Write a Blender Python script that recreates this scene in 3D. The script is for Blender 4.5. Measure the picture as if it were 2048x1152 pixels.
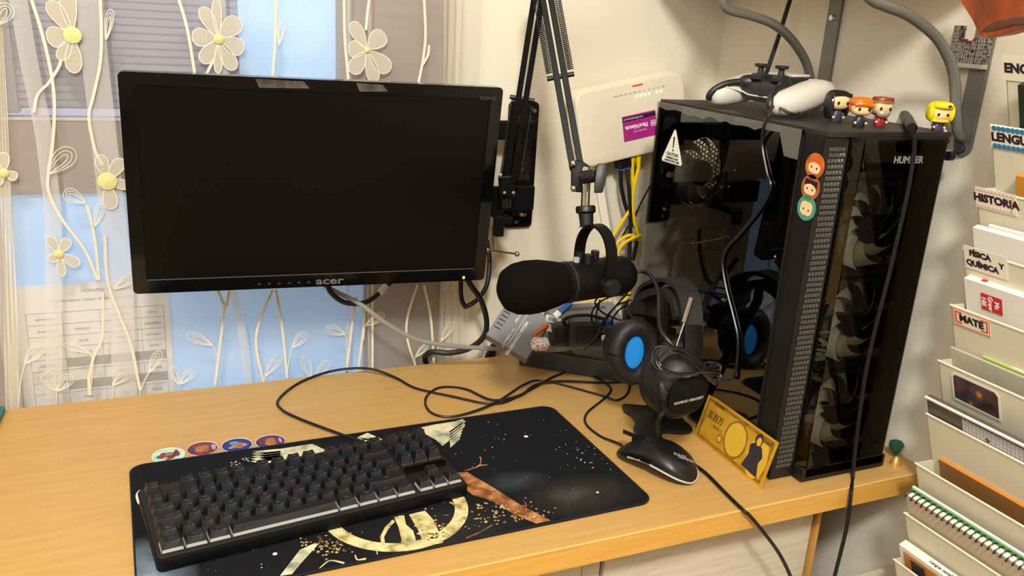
import bpy, bmesh, math, random
from mathutils import Vector, Matrix, noise
R = math.radians
random.seed(7)
for o in list(bpy.data.objects): bpy.data.objects.remove(o)
SC = bpy.context.scene; COL = SC.collection

# ------------------------------------------------------------------ camera
FPX = 1711.0
CAM = Vector((0, -1.283, 1.315))
RIGHT = Vector((.9163, -.0, 0)); 
M = Matrix(((0.916, -0.397, 0.058), (-0.068, -0.297, -0.952), (0.395, 0.868, -0.299)))   # rows: image right, image down, forward
r0 = Vector(M[0]).normalized(); r2 = Vector(M[2]); r2 = (r2 - r0 * r2.dot(r0)).normalized()
r0x = -M[0][0]; r1 = r2.cross(r0)
if r1.z > 0: r1 = -r1
cam_d = bpy.data.cameras.new('camera'); cam = bpy.data.objects.new('camera', cam_d); COL.objects.link(cam)
cam.matrix_world = Matrix((( r0.x, -r1.x, -r2.x, CAM.x), (r0.y, -r1.y, -r2.y, CAM.y), (r0.z, -r1.z, -r2.z, CAM.z), (0, 0, 0, 1)))
cam_d.sensor_width = 36; cam_d.lens = FPX / 2048 * 36; cam_d.clip_start = .02
SC.camera = cam

# ------------------------------------------------------------------ light
W = bpy.data.worlds.new('world'); SC.world = W; W.use_nodes = True
W.node_tree.nodes['Background'].inputs[0].default_value = (.62, .72, 1, 1)
W.node_tree.nodes['Background'].inputs[1].default_value = .5
def area(name, loc, target, size, power, color, shape='DISK'):
    l = bpy.data.lights.new(name, 'AREA'); l.shape = shape; l.size = size; l.energy = power; l.color = color
    o = bpy.data.objects.new(name, l); COL.objects.link(o); o.location = loc
    d = Vector(target) - Vector(loc); o.rotation_euler = d.to_track_quat('-Z', 'Y').to_euler(); return o
area('ceiling_lamp_light', (-.20, -1.90, 2.40), (.4, -.5, .95), .26, 29, (1, .98, .90))
area('added_fill_light', (-1.0, -1.75, 2.15), (.7, -.3, .95), .9, 14, (1, .98, .93))  # soft fill added to lift the right wall, no real lamp stands here
SC.view_settings.view_transform = 'Standard'; SC.view_settings.look = 'None'
SC.view_settings.gamma = 1; SC.view_settings.use_curve_mapping = False
SC.view_settings.exposure = 0.62

# ------------------------------------------------------------------ point helpers (photo measurements turned into places in the room)
def ray(px, py): return r0 * ((px - 1024) / FPX) + r1 * ((py - 576) / FPX) + r2
def P(px, py, z=None, y=None, x=None, d=None):
    q = ray(px, py)
    t = d if d is not None else ((z - CAM.z) / q.z if z is not None else ((y - CAM.y) / q.y if y is not None else (x - CAM.x) / q.x))
    return CAM + q * t
def frame(o, x, z):            # a matrix from origin, x axis, rough z axis
    x = Vector(x).normalized(); z = Vector(z); z = (z - x * z.dot(x)).normalized(); y = z.cross(x)
    return Matrix(((x.x, y.x, z.x, o[0]), (x.y, y.y, z.y, o[1]), (x.z, y.z, z.z, o[2]), (0, 0, 0, 1)))
def T(x=0, y=0, z=0): return Matrix.Translation((x, y, z))
def RX(a): return Matrix.Rotation(R(a), 4, 'X')
def RY(a): return Matrix.Rotation(R(a), 4, 'Y')
def RZ(a): return Matrix.Rotation(R(a), 4, 'Z')
def catmull(pts, n=8):
    pts = [Vector(p) for p in pts]
    if len(pts) < 3: return pts
    e = [pts[0] * 2 - pts[1]] + pts + [pts[-1] * 2 - pts[-2]]; out = []
    for i in range(1, len(e) - 2):
        a, b, c, d = e[i-1:i+3]
        for k in range(n):
            t = k / n; out.append(.5 * ((2*b) + (c-a)*t + (2*a-5*b+4*c-d)*t*t + (3*b-a-3*c+d)*t**3))
    out.append(pts[-1]); return out

# ------------------------------------------------------------------ materials
def lin(c):
    if isinstance(c, str):
        c = c.lstrip('#'); c = [int(c[i:i+2], 16) / 255 for i in (0, 2, 4)]
        c = [v / 12.92 if v <= .04045 else ((v + .055) / 1.055) ** 2.4 for v in c]
    return (c[0], c[1], c[2], 1)
MATS = {}
def mat(name, color, rough=.5, metal=0, spec=.5, col2=None, nscale=20, stretch=(1, 1, 1), bump=0, bscale=200, emit=0, alpha=1, trans=0, coat=0, sheen=0, detail=3, sharp=None):
    if name in MATS: return MATS[name]
    m = bpy.data.materials.new(name); m.use_nodes = True; nt = m.node_tree; b = nt.nodes['Principled BSDF']
    def s(k, v):
        if k in b.inputs: b.inputs[k].default_value = v
    s('Base Color', lin(color)); s('Roughness', rough); s('Metallic', metal); s('Specular IOR Level', spec)
    s('Transmission Weight', trans); s('Coat Weight', coat); s('Sheen Weight', sheen); s('Alpha', alpha)
    if emit: s('Emission Color', lin(color)); s('Emission Strength', emit)
    if col2 or bump:
        tc = nt.nodes.new('ShaderNodeTexCoord'); mp = nt.nodes.new('ShaderNodeMapping'); mp.inputs['Scale'].default_value = stretch
        nt.links.new(tc.outputs['Object'], mp.inputs[0])
    if col2:
        n = nt.nodes.new('ShaderNodeTexNoise'); n.inputs['Scale'].default_value = nscale; n.inputs['Detail'].default_value = detail
        nt.links.new(mp.outputs[0], n.inputs['Vector'])
        r = nt.nodes.new('ShaderNodeValToRGB'); a, c = sharp or (.35, .65)
        r.color_ramp.elements[0].position = a; r.color_ramp.elements[1].position = c
        r.color_ramp.elements[0].color = lin(color); r.color_ramp.elements[1].color = lin(col2)
        nt.links.new(n.outputs['Fac'], r.inputs[0]); nt.links.new(r.outputs[0], b.inputs['Base Color'])
    if bump:
        n = nt.nodes.new('ShaderNodeTexNoise'); n.inputs['Scale'].default_value = bscale; n.inputs['Detail'].default_value = 3
        nt.links.new(mp.outputs[0], n.inputs['Vector'])
        bp = nt.nodes.new('ShaderNodeBump'); bp.inputs['Strength'].default_value = bump; bp.inputs['Distance'].default_value = .002
        nt.links.new(n.outputs['Fac'], bp.inputs['Height']); nt.links.new(bp.outputs[0], b.inputs['Normal'])
    MATS[name] = m; return m
def ramp_noise(name, stops, scale, rough=.6, stretch=(1, 1, 1), detail=4, dist=0):
    m = mat(name, '#888888', rough); nt = m.node_tree; b = nt.nodes['Principled BSDF']
    tc = nt.nodes.new('ShaderNodeTexCoord'); mp = nt.nodes.new('ShaderNodeMapping'); mp.inputs['Scale'].default_value = stretch
    n = nt.nodes.new('ShaderNodeTexNoise'); n.inputs['Scale'].default_value = scale; n.inputs['Detail'].default_value = detail; n.inputs['Distortion'].default_value = dist
    r = nt.nodes.new('ShaderNodeValToRGB')
    while len(r.color_ramp.elements) < len(stops): r.color_ramp.elements.new(.5)
    for e, (p, c) in zip(r.color_ramp.elements, stops): e.position = p; e.color = lin(c)
    nt.links.new(tc.outputs['Object'], mp.inputs[0]); nt.links.new(mp.outputs[0], n.inputs['Vector']); nt.links.new(n.outputs['Fac'], r.inputs[0]); nt.links.new(r.outputs[0], b.inputs['Base Color'])
    return m
def sheer(name, color, opacity, trl=.5):
    m = bpy.data.materials.new(name); m.use_nodes = True; nt = m.node_tree; nt.nodes.remove(nt.nodes['Principled BSDF']); out = nt.nodes['Material Output']
    tr = nt.nodes.new('ShaderNodeBsdfTransparent'); df = nt.nodes.new('ShaderNodeBsdfDiffuse'); tl = nt.nodes.new('ShaderNodeBsdfTranslucent')
    df.inputs[0].default_value = lin(color); tl.inputs[0].default_value = lin(color)
    a = nt.nodes.new('ShaderNodeMixShader'); a.inputs[0].default_value = trl; nt.links.new(df.outputs[0], a.inputs[1]); nt.links.new(tl.outputs[0], a.inputs[2])
    c = nt.nodes.new('ShaderNodeMixShader'); c.inputs[0].default_value = opacity; nt.links.new(tr.outputs[0], c.inputs[1]); nt.links.new(a.outputs[0], c.inputs[2])
    nt.links.new(c.outputs[0], out.inputs[0]); MATS[name] = m; return m
def gsheet(a, b, axis, side):
    # a glass sheet: the outer face carries tint and gloss, the other five are clear
    m_ = MB().span(a, b); fc = []
    for f in m_.f:
        c = sum((m_.v[i] for i in f), Vector())/4; e = min(a[axis], b[axis]) if side < 0 else max(a[axis], b[axis]); fc.append(0 if abs(c[axis]-e) < 1e-6 else 1)
    m_.m = fc; return m_
def tinted(name, tint, ior=1.5, rough=0, gloss=1.0, smoke=0, smokecol='#303028'):
    m = bpy.data.materials.new(name); m.use_nodes = True; nt = m.node_tree; nt.nodes.remove(nt.nodes['Principled BSDF']); out = nt.nodes['Material Output']
    tr = nt.nodes.new('ShaderNodeBsdfTransparent'); tr.inputs[0].default_value = lin(tint)
    gl = nt.nodes.new('ShaderNodeBsdfGlossy'); gl.inputs['Roughness'].default_value = rough; gl.inputs[0].default_value = (gloss, gloss, gloss, 1)
    fr = nt.nodes.new('ShaderNodeFresnel'); fr.inputs[0].default_value = ior
    c = nt.nodes.new('ShaderNodeMixShader'); nt.links.new(fr.outputs[0], c.inputs[0]); nt.links.new(tr.outputs[0], c.inputs[1]); nt.links.new(gl.outputs[0], c.inputs[2])
    nt.links.new(c.outputs[0], out.inputs[0]); MATS[name] = m; return m
CLEAR = bpy.data.materials.new('clear_glass_edge'); CLEAR.use_nodes = True; _n = CLEAR.node_tree; _n.nodes.remove(_n.nodes['Principled BSDF']); _t = _n.nodes.new('ShaderNodeBsdfTransparent'); _n.links.new(_t.outputs[0], _n.nodes['Material Output'].inputs[0])
BLACK = mat('black_plastic', '#0f0e11', .42, bump=.1, bscale=900)
MATTE = mat('matte_black', '#0d0c0e', .6)
SATIN = mat('satin_black_metal', '#0a0a0b', .5, spec=.18)
GLOSSB = mat('piano_black', '#070708', .09, spec=.35)
DARKG = mat('dark_grey_plastic', '#2c2c30', .5, bump=.1, bscale=700)
GREYP = mat('grey_plastic', '#6b6966', .5)
GREYM = mat('grey_painted_steel', '#77766f', .4, .3)
CHROME = mat('chrome', '#d8d4cc', .15, 1)
WHITEP = mat('white_plastic', '#ece6da', .4)
RUB = mat('black_rubber', '#0e0c0f', .45)
PAPER = mat('white_paper', '#e9e5de', .8)
INK = mat('black_ink', '#16120f', .8)
YEL = mat('yellow_cable', '#e8c400', .4)

# ------------------------------------------------------------------ mesh builder
class MB:
    def __init__(s): s.v = []; s.f = []; s.m = []; s.mi = 0
    def add(s, vs, fs, F=None):
        n = len(s.v); s.v += [(F @ Vector(v)) if F else Vector(v) for v in vs]
        for f in fs: s.f.append([n + i for i in f]); s.m.append(s.mi)
        return s
    def box(s, c, d, F=None):
        x, y, z = c; a, b, e = d[0]/2, d[1]/2, d[2]/2
        return s.add([(x-a,y-b,z-e),(x+a,y-b,z-e),(x+a,y+b,z-e),(x-a,y+b,z-e),(x-a,y-b,z+e),(x+a,y-b,z+e),(x+a,y+b,z+e),(x-a,y+b,z+e)],
                     [(3,2,1,0),(4,5,6,7),(0,1,5,4),(1,2,6,5),(2,3,7,6),(3,0,4,7)], F)
    def span(s, a, b, F=None):
        return s.box([(a[i]+b[i])/2 for i in range(3)], [abs(b[i]-a[i]) for i in range(3)], F)
    def frust(s, c, d0, d1, h, F=None, sh=(0, 0)):
        x, y, z = c
        return s.add([(x-d0[0]/2,y-d0[1]/2,z),(x+d0[0]/2,y-d0[1]/2,z),(x+d0[0]/2,y+d0[1]/2,z),(x-d0[0]/2,y+d0[1]/2,z)] +
                     [(x+sh[0]+i*d1[0]/2, y+sh[1]+j*d1[1]/2, z+h) for i, j in ((-1,-1),(1,-1),(1,1),(-1,1))],
                     [(3,2,1,0),(4,5,6,7),(0,1,5,4),(1,2,6,5),(2,3,7,6),(3,0,4,7)], F)
    def cyl(s, p0, p1, r, r1=None, seg=16, F=None):
        p0, p1 = Vector(p0), Vector(p1); r1 = r if r1 is None else r1; d = (p1-p0).normalized(); u = d.orthogonal().normalized(); w = d.cross(u)
        vs = []
        for p, q in ((p0, r), (p1, r1)):
            for k in range(seg): a = 2*math.pi*k/seg; vs.append(p + (u*math.cos(a) + w*math.sin(a))*q)
        fs = [(k, (k+1) % seg, seg+(k+1) % seg, seg+k) for k in range(seg)] + [tuple(range(seg-1, -1, -1)), tuple(range(seg, 2*seg))]
        return s.add(vs, fs, F)
    def tube(s, pts, r, seg=8, F=None, cap=True, smooth=0, flat=1.0, up=None):
        if smooth: pts = catmull(pts, smooth)
        pts = [Vector(p) for p in pts]; n = len(pts); u = None; vs = []
        rr = r if isinstance(r, (list, tuple)) else [r]*n
        for i, p in enumerate(pts):
            d = (pts[min(i+1, n-1)] - pts[max(i-1, 0)]).normalized()
            if up is not None: u = (Vector(up) - d*Vector(up).dot(d)).normalized()
            else: u = d.orthogonal().normalized() if u is None else (u - d*u.dot(d)).normalized()
            w = d.cross(u)
            for k in range(seg): a = 2*math.pi*k/seg; vs.append(p + (u*math.cos(a)*flat + w*math.sin(a))*rr[min(i, len(rr)-1)])
        fs = [(i*seg+k, i*seg+(k+1) % seg, (i+1)*seg+(k+1) % seg, (i+1)*seg+k) for i in range(n-1) for k in range(seg)]
        if cap: fs += [tuple(range(seg-1, -1, -1)), tuple((n-1)*seg+k for k in range(seg))]
        return s.add(vs, fs, F)
    def strap(s, pts, up, w, t, F=None, smooth=0):       # rectangular band, w across `up`, t thick
        if smooth: pts = catmull(pts, smooth)
        pts = [Vector(p) for p in pts]; n = len(pts); vs = []; ws = w if isinstance(w, (list, tuple)) else [w]*n
        for i, p in enumerate(pts):
            d = (pts[min(i+1, n-1)] - pts[max(i-1, 0)]).normalized(); u = Vector(up); u = (u - d*u.dot(d)).normalized(); q = d.cross(u); ww = ws[min(i, len(ws)-1)]
            vs += [p+u*ww/2+q*t/2, p-u*ww/2+q*t/2, p-u*ww/2-q*t/2, p+u*ww/2-q*t/2]
        fs = [(i*4+k, i*4+(k+1) % 4, i*4+4+(k+1) % 4, i*4+4+k) for i in range(n-1) for k in range(4)] + [(3,2,1,0), tuple((n-1)*4+k for k in range(4))]
        return s.add(vs, fs, F)
    def lathe(s, prof, F=None, seg=24, sx=1, sy=1):     # prof [(r,z)]
        vs = []; n = len(prof)
        for r, z in prof:
            for k in range(seg): a = 2*math.pi*k/seg; vs.append((r*math.cos(a)*sx, r*math.sin(a)*sy, z))
        fs = [(i*seg+k, i*seg+(k+1) % seg, (i+1)*seg+(k+1) % seg, (i+1)*seg+k) for i in range(n-1) for k in range(seg)]
        fs += [tuple(range(seg-1, -1, -1)), tuple((n-1)*seg+k for k in range(seg))]
        return s.add(vs, fs, F)
    def prism(s, out, z0, z1, F=None):                  # outline in xy
        n = len(out); vs = [(x, y, z0) for x, y in out] + [(x, y, z1) for x, y in out]
        return s.add(vs, [tuple(range(n-1, -1, -1)), tuple(range(n, 2*n))] + [(k, (k+1) % n, n+(k+1) % n, n+k) for k in range(n)], F)
    def ell(s, c, rad, F=None, seg=16, rings=10, e=1.0):
        vs = []; fs = []
        def sg(v): return math.copysign(abs(v)**e, v)
        for i in range(rings+1):
            t = -math.pi/2 + math.pi*i/rings
            for k in range(seg):
                a = 2*math.pi*k/seg; vs.append((c[0]+rad[0]*sg(math.cos(t))*sg(math.cos(a)), c[1]+rad[1]*sg(math.cos(t))*sg(math.sin(a)), c[2]+rad[2]*sg(math.sin(t))))
        for i in range(rings):
            for k in range(seg): fs.append((i*seg+k, i*seg+(k+1) % seg, (i+1)*seg+(k+1) % seg, (i+1)*seg+k))
        return s.add(vs, fs, F)
    def loft(s, secs, F=None):                          # list of rings with equal counts
        n = len(secs[0]); vs = [v for r in secs for v in r]; m = len(secs)
        fs = [(i*n+k, i*n+(k+1) % n, (i+1)*n+(k+1) % n, (i+1)*n+k) for i in range(m-1) for k in range(n)] + [tuple(range(n-1, -1, -1)), tuple((m-1)*n+k for k in range(n))]
        return s.add(vs, fs, F)
def rrect(w, h, r, n=5, cx=0, cy=0):
    o = []
    for sx, sy, a0 in ((1, 1, 0), (-1, 1, 90), (-1, -1, 180), (1, -1, 270)):
        for k in range(n+1): a = R(a0 + 90*k/n); o.append((cx + sx*(w/2-r) + r*math.cos(a), cy + sy*(h/2-r) + r*math.sin(a)))
    return o
def disc(r, n=24, cx=0, cy=0, ry=None):
    ry = ry or r; return [(cx+r*math.cos(2*math.pi*k/n), cy+ry*math.sin(2*math.pi*k/n)) for k in range(n)]
def obj(name, mb, m, parent=None, smooth=True, bevel=0, bseg=2, world=False, recenter=None, angle=40):
    me = bpy.data.meshes.new(name); vs = [Vector(v) for v in mb.v]; loc = Vector((0, 0, 0))
    if world and parent is not None:
        inv = root_matrix(parent).inverted(); vs = [inv @ v for v in vs]
    if parent is None and recenter is not False:
        xs = [v.x for v in vs]; ys = [v.y for v in vs]; zs = [v.z for v in vs]
        loc = Vector(((min(xs)+max(xs))/2, (min(ys)+max(ys))/2, min(zs))); vs = [v-loc for v in vs]
    me.from_pydata(vs, [], mb.f)
    ms = m if isinstance(m, (list, tuple)) else [m]
    for x in ms: me.materials.append(x)
    if len(ms) > 1:
        for p, i in zip(me.polygons, mb.m): p.material_index = i
    bm = bmesh.new(); bm.from_mesh(me)
    bmesh.ops.remove_doubles(bm, verts=bm.verts, dist=1e-6)
    bmesh.ops.recalc_face_normals(bm, faces=bm.faces)
    if bevel:
        es = [e for e in bm.edges if len(e.link_faces) == 2 and e.calc_face_angle(0) > R(30)]
        bmesh.ops.bevel(bm, geom=es, offset=bevel, segments=bseg, affect='EDGES', profile=.5, clamp_overlap=True)
    bm.to_mesh(me); bm.free()
    if smooth: me.shade_smooth(); me.set_sharp_from_angle(angle=R(angle))
    o = bpy.data.objects.new(name, me); COL.objects.link(o); o.location = loc
    if parent: o.parent = parent
    return o
def root_matrix(o):
    m = o.matrix_basis.copy()
    return root_matrix(o.parent) @ m if o.parent else m
def tag(o, label=None, cat=None, group=None, kind=None):
    if label: o['label'] = label
    if cat: o['category'] = cat
    if group: o['group'] = group
    if kind: o['kind'] = kind
    return o
def thing(name, label, cat, F=None, group=None):
    o = bpy.data.objects.new(name, None); COL.objects.link(o); o.empty_display_size = .02
    if F is not None: o.matrix_basis = F if isinstance(F, Matrix) else T(*F)
    return tag(o, label, cat, group)
def dup(o, parent=None):
    c = o.copy(); COL.objects.link(c); c.parent = parent
    for ch in [k for k in bpy.data.objects if k.parent == o]: dup(ch, c)
    return c
def text_mb(s, size, F, bold=0, align='CENTER', spacing=1, shear=0, ext=.0001, squash=1):
    cu = bpy.data.curves.new('txt', 'FONT'); cu.body = s; cu.size = size; cu.align_x = align; cu.align_y = 'CENTER'; cu.extrude = ext; cu.offset = bold; cu.space_character = spacing; cu.shear = shear; cu.resolution_u = 3
    o = bpy.data.objects.new('txt', cu); COL.objects.link(o); bpy.context.view_layer.update()
    me = o.evaluated_get(bpy.context.evaluated_depsgraph_get()).to_mesh(); mb = MB()
    mb.add([(v.co.x*squash, v.co.y, v.co.z) for v in me.vertices], [tuple(p.vertices) for p in me.polygons], F)
    o.to_mesh_clear(); bpy.data.objects.remove(o); bpy.data.curves.remove(cu); return mb
def join(*ms):
    a = MB()
    for m in ms:
        n = len(a.v); a.v += m.v; a.f += [[n+i for i in f] for f in m.f]; a.m += m.m
    return a
def text(name, s, size, F, m, parent, **k): return obj(name, text_mb(s, size, F, **k), m, parent, smooth=False)
def cable(name, pts, r, m, label, cat='cable', smooth=6, seg=8, parent=None, group=None):
    mb = MB().tube(pts, r, seg, smooth=smooth)
    o = obj(name, mb, m, parent, world=parent is not None)
    if parent is None: tag(o, label, cat, group)
    return o

# ================================================================== SETTING
WY, WX, DZ = .035, .985, .75           # back wall, right wall, desk top
wallm = mat('cream_wall_paint', '#e3dac6', .75, bump=.25, bscale=60)
def struct(name, mb, m, parent=None, **k):
    o = obj(name, mb, m, parent, **k)
    if parent is None: o['kind'] = 'structure'
    return o
WX0, WX1, WZ0, WZ1 = -.80, .478, .60, 1.95      # window opening
X0, Y0, ZC = -2.2, -3.6, 2.5
struct('floor', MB().span((X0, Y0, -.05), (WX, WY, 0)), mat('floor_tile', '#a08a70', .5, col2='#8d785f', nscale=4), smooth=False)
struct('ceiling', MB().span((X0, Y0, ZC), (WX, WY, ZC+.05)), mat('ceiling_paint', '#efe9dc', .8), smooth=False)
w = MB(); w.span((X0, WY, 0), (WX0, WY+.2, ZC)); w.span((WX1, WY, 0), (WX, WY+.2, ZC)); w.span((WX0, WY, 0), (WX1, WY+.2, WZ0)); w.span((WX0, WY, WZ1), (WX1, WY+.2, ZC))
struct('wall_back', w, wallm, smooth=False)
struct('wall_right', MB().span((WX, Y0, 0), (WX+.1, WY+.2, ZC)), wallm, smooth=False)
struct('wall_left', MB().span((X0-.1, Y0, 0), (X0, WY+.2, ZC)), wallm, smooth=False)
struct('wall_front', MB().span((X0-.1, Y0-.1, 0), (WX+.1, Y0, ZC)), wallm, smooth=False)

# window behind the curtain
brownw = mat('brown_window_wood', '#8a7565', .5, col2='#7b6757', nscale=14, stretch=(1, 1, 8))
win = bpy.data.objects.new('window_1', None); COL.objects.link(win); win.location = (0, WY+.035, WZ0); win['kind'] = 'structure'
y0 = WY+.035
def wpart(name, mb, m, **k): return obj(name, mb, m, win, world=True, **k)
wpart('frame', MB().span((.298, y0, 1.04), (.476, y0+.05, 1.95)).span((.344, y0, WZ0), (.476, y0+.05, 1.04)), brownw, smooth=False, bevel=.002)
wpart('frame', MB().span((WX0, y0, WZ0), (-.176, y0+.05, 1.95)), brownw, smooth=False)
wpart('rail', MB().span((-.176, y0, 1.04), (.156, y0+.04, 1.147)), brownw, smooth=False, bevel=.003)
wpart('stile', MB().span((-.176, y0+.004, 1.147), (-.157, y0+.04, 1.95)), brownw, smooth=False)
wpart('trim_strip', MB().span((-.165, y0-.004, 1.145), (.150, y0+.0, 1.149)), mat('pale_trim', '#c9bdb4', .5), smooth=False)
wpart('gasket', MB().span((-.157, y0+.012, 1.152), (-.140, y0+.05, 1.95)), mat('grey_gasket', '#8a8c92', .5), smooth=False)
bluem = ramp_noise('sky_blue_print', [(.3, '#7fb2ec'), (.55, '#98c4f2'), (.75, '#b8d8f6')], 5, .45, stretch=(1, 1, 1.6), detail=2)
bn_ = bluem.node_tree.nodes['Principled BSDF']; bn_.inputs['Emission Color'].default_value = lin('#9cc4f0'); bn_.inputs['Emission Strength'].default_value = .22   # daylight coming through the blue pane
wpart('blue_panel', MB().span((-.176, y0+.012, WZ0), (.345, y0+.02, 1.04)).span((.155, y0+.012, 1.04), (.299, y0+.02, 1.95)), bluem, smooth=False)
slatm = mat('lilac_grey_shutter', '#a49cb2', .5)
sl0 = None
for k in range(30):
    z = 1.158 + k*.0105
    if sl0 is None:
        me0 = MB().add([(-.143, 0, 0), (.157, 0, 0), (.157, -.003, .0035), (-.143, -.003, .0035), (.157, 0, .0100), (-.143, 0, .0100), (-.143, .004, 0), (.157, .004, 0), (-.143, .004, .01), (.157, .004, .01)],
                       [(0, 1, 2, 3), (3, 2, 4, 5), (6, 7, 1, 0), (5, 4, 9, 8), (8, 9, 7, 6)])
        sl0 = obj('slat', me0, slatm, win, smooth=False); q = sl0
    else:
        q = sl0.copy(); COL.objects.link(q)
    q.location = (0, .026, z-WZ0)
wpart('glass_pane', gsheet((-.157, y0+.014, 1.15), (.156, y0+.017, 1.95), 1, -1), [tinted('window_glass', '#f0f2f5'), CLEAR], smooth=False)
# paper timetable taped on the blue panel
pap = thing('timetable_sheet', 'white printed timetable sheet behind the curtain at lower left', 'paper', T(-.07, y0+.008, .62))
obj('sheet', MB().span((-.177, y0+.006, .64), (.036, y0+.0075, .905)), PAPER, pap, world=True, smooth=False)
g = MB(); y = y0+.0055
xs = [-.160, -.112, -.060, -.004, .0, .026]
xs = [-.160, -.113, -.062, -.006, .027]
zr = [.862-.0185*k for k in range(10)]
for z in zr: g.span((xs[0], y, z-.0003), (xs[-1], y-.0004, z+.0003))
for x in xs: g.span((x-.0003, y, zr[-1]), (x+.0003, y-.0004, zr[0]))
obj('table_lines', g, mat('pale_print', '#9a96a0', .8), pap, world=True, smooth=False)
g = MB()
for z in (zr[4], zr[6]): g.span((xs[1], y, z-.014), (xs[-1], y-.0005, z))
obj('shaded_row', g, mat('grey_print', '#8f8a88', .8), pap, world=True, smooth=False)
fw = Matrix(((1, 0, 0, 0), (0, 0, -1, 0), (0, 1, 0, 0), (0, 0, 0, 1)))      # text standing in the xz plane facing -y
tm = text_mb('HORARIO  FARMACIA', .007, T(-.05, y-.0004, .893) @ fw, align='CENTER')
tm = join(tm, text_mb('CENTRO MEDICO TURNOS  SEMANA DE GUARDIA', .0048, T(-.07, y-.0004, .879) @ fw))
random.seed(3)
for i in range(9):
    for j in range(4):
        if i in (4, 6) and j > 0: continue
        if random.random() < .85:
            wd = ''.join(random.choice('AEIOLRSTNM') for _ in range(random.randint(4, 8)))
            tm = join(tm, text_mb(wd, .0048, T((xs[j]+xs[j+1])/2, y-.0004, zr[i]-.010) @ fw))
for i in range(3): tm = join(tm, text_mb('CONSULTAR TURNOS DE TARDE Y NOCHE', .0045, T(-.06, y-.0004, .672-.008*i) @ fw))
obj('print', tm, mat('grey_ink', '#77727c', .8), pap, world=True, smooth=False)

# ================================================================== DESK
wood = mat('light_beech_veneer', '#c99f60', .42, col2='#bf9454', nscale=9, stretch=(1.3, 22, 22), detail=6, sharp=(.3, .7))
RINGC = (-.012, -.056); RINGR = .079
desk = thing('desk', 'long light beech wall desk holding the keyboard and computer', 'desk', T(-.3, -.28, 0))
obj('desktop', MB().span((-1.6, -.5525, DZ-.029), (WX-.001, -.004, DZ)), wood, desk, world=True, smooth=False, bevel=.0008)
edge = mat('beech_edge_band', '#dfa94f', .45, col2='#d39c45', nscale=14, stretch=(1, 3, 25))
obj('edge_band', MB().span((-1.6, -.5545, DZ-.030), (WX-.001, -.5525, DZ)), edge, desk, world=True, smooth=False, bevel=.0006)
obj('edge_lip', MB().span((-1.6, -.5551, DZ-.0012), (WX-.001, -.5540, DZ+.0002)), mat('beech_lip', '#efc777', .4), desk, world=True, smooth=False)
whw = mat('whitewashed_wood', '#d8ccb8', .6, col2='#cabda8', nscale=8, stretch=(2, 10, 25), detail=5)
cab = thing('drawer_cabinet', 'white-washed wooden cabinet under the desk front edge', 'cabinet', T(.6, -.3, 0))
obj('body', MB().span((-.3, -.49, .0), (.845, -.02, DZ-.031)), whw, cab, world=True, smooth=False)
obj('door', MB().span((.502, -.508, .03), (.836, -.4905, DZ-.036)), whw, cab, world=True, smooth=False, bevel=.002)
obj('door', MB().span((.03, -.508, .03), (.470, -.4905, DZ-.036)), whw, cab, world=True, smooth=False, bevel=.002)
obj('stile', MB().span((.472, -.504, .03), (.498, -.4905, DZ-.036)), whw, cab, world=True, smooth=False, bevel=.001)
obj('edge_strip', MB().span((.8455, -.506, .0), (.853, -.49, DZ-.031)), mat('orange_edge', '#cf9a4e', .5), cab, world=True, smooth=False)
wb = thing('wooden_box', 'pale wooden box top standing low at the right wall', 'box', T(.90, -.60, 0))
obj('box_body', MB().span((.82, -.606, 0), (.975, -.548, .600)), whw, wb, world=True, smooth=False, bevel=.004)

# ================================================================== SHELF AND BRACKETS (right wall)
sh = thing('wall_shelf', 'shelf on grey tube brackets above the computer, its underside out of view', 'shelf', T(.88, -.25, 1.425))
obj('board', MB().span((.775, -.545, 1.428), (WX-.001, WY-.001, 1.446)), mat('shelf_wood', '#cfa568', .5), sh, world=True, smooth=False, bevel=.001)
def bracket(yb, tube_pts, label, w=.026, ztop=1.425, zb=1.18):
    t = thing('shelf_bracket', label, 'bracket', T(WX, yb, zb), 'grey shelf brackets on the right wall')
    out = [(yb+w/2*math.cos(a), zb+w/2+w/2*math.sin(a)) for a in [math.pi+math.pi*k/8 for k in range(9)]] + [(yb+w/2, ztop), (yb-w/2, ztop)]
    Fx = Matrix(((0, 0, 1, 0), (1, 0, 0, 0), (0, 1, 0, 0), (0, 0, 0, 1)))
    obj('flat_bar', MB().prism(out, WX-.006, WX-.001, Fx), GREYM, t, world=True, smooth=False, bevel=.0008)
    obj('tube', MB().tube(tube_pts, .0066, 12, smooth=6), GREYM, t, world=True)
    obj('arm', MB().span((.785, yb-w/2, 1.423), (WX-.006, yb+w/2, 1.4275)), GREYM, t, world=True, smooth=False)
    return t
yb2 = -.501
b2 = bracket(yb2, [(.979, yb2, 1.203), (.968, yb2, 1.210), (.957, yb2, 1.232), (.949, yb2, 1.257), (.938, yb2, 1.282), (.923, yb2, 1.302), (.893, yb2, 1.326), (.846, yb2, 1.346), (.81, yb2, 1.354), (.785, yb2, 1.360), (.775, yb2, 1.372), (.777, yb2, 1.424)], 'right-hand grey shelf bracket, its flat bar below the castle magnet')
obj('bolt', MB().cyl((WX-.006, yb2-.001, 1.190), (WX-.013, yb2-.001, 1.190), .006, .005, 10), DARKG, b2, world=True)
yb1 = -.236
b1 = bracket(yb1, [(.979, yb1, 1.215), (.965, yb1, 1.228), (.957, yb1, 1.249), (.938, yb1, 1.282), (.903, yb1, 1.313), (.867, yb1, 1.331), (.825, yb1, 1.340), (.79, yb1, 1.345), (.776, yb1, 1.354), (.774, yb1, 1.375), (.776, yb1, 1.424)], 'left-hand grey shelf bracket behind the game controller')
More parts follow.
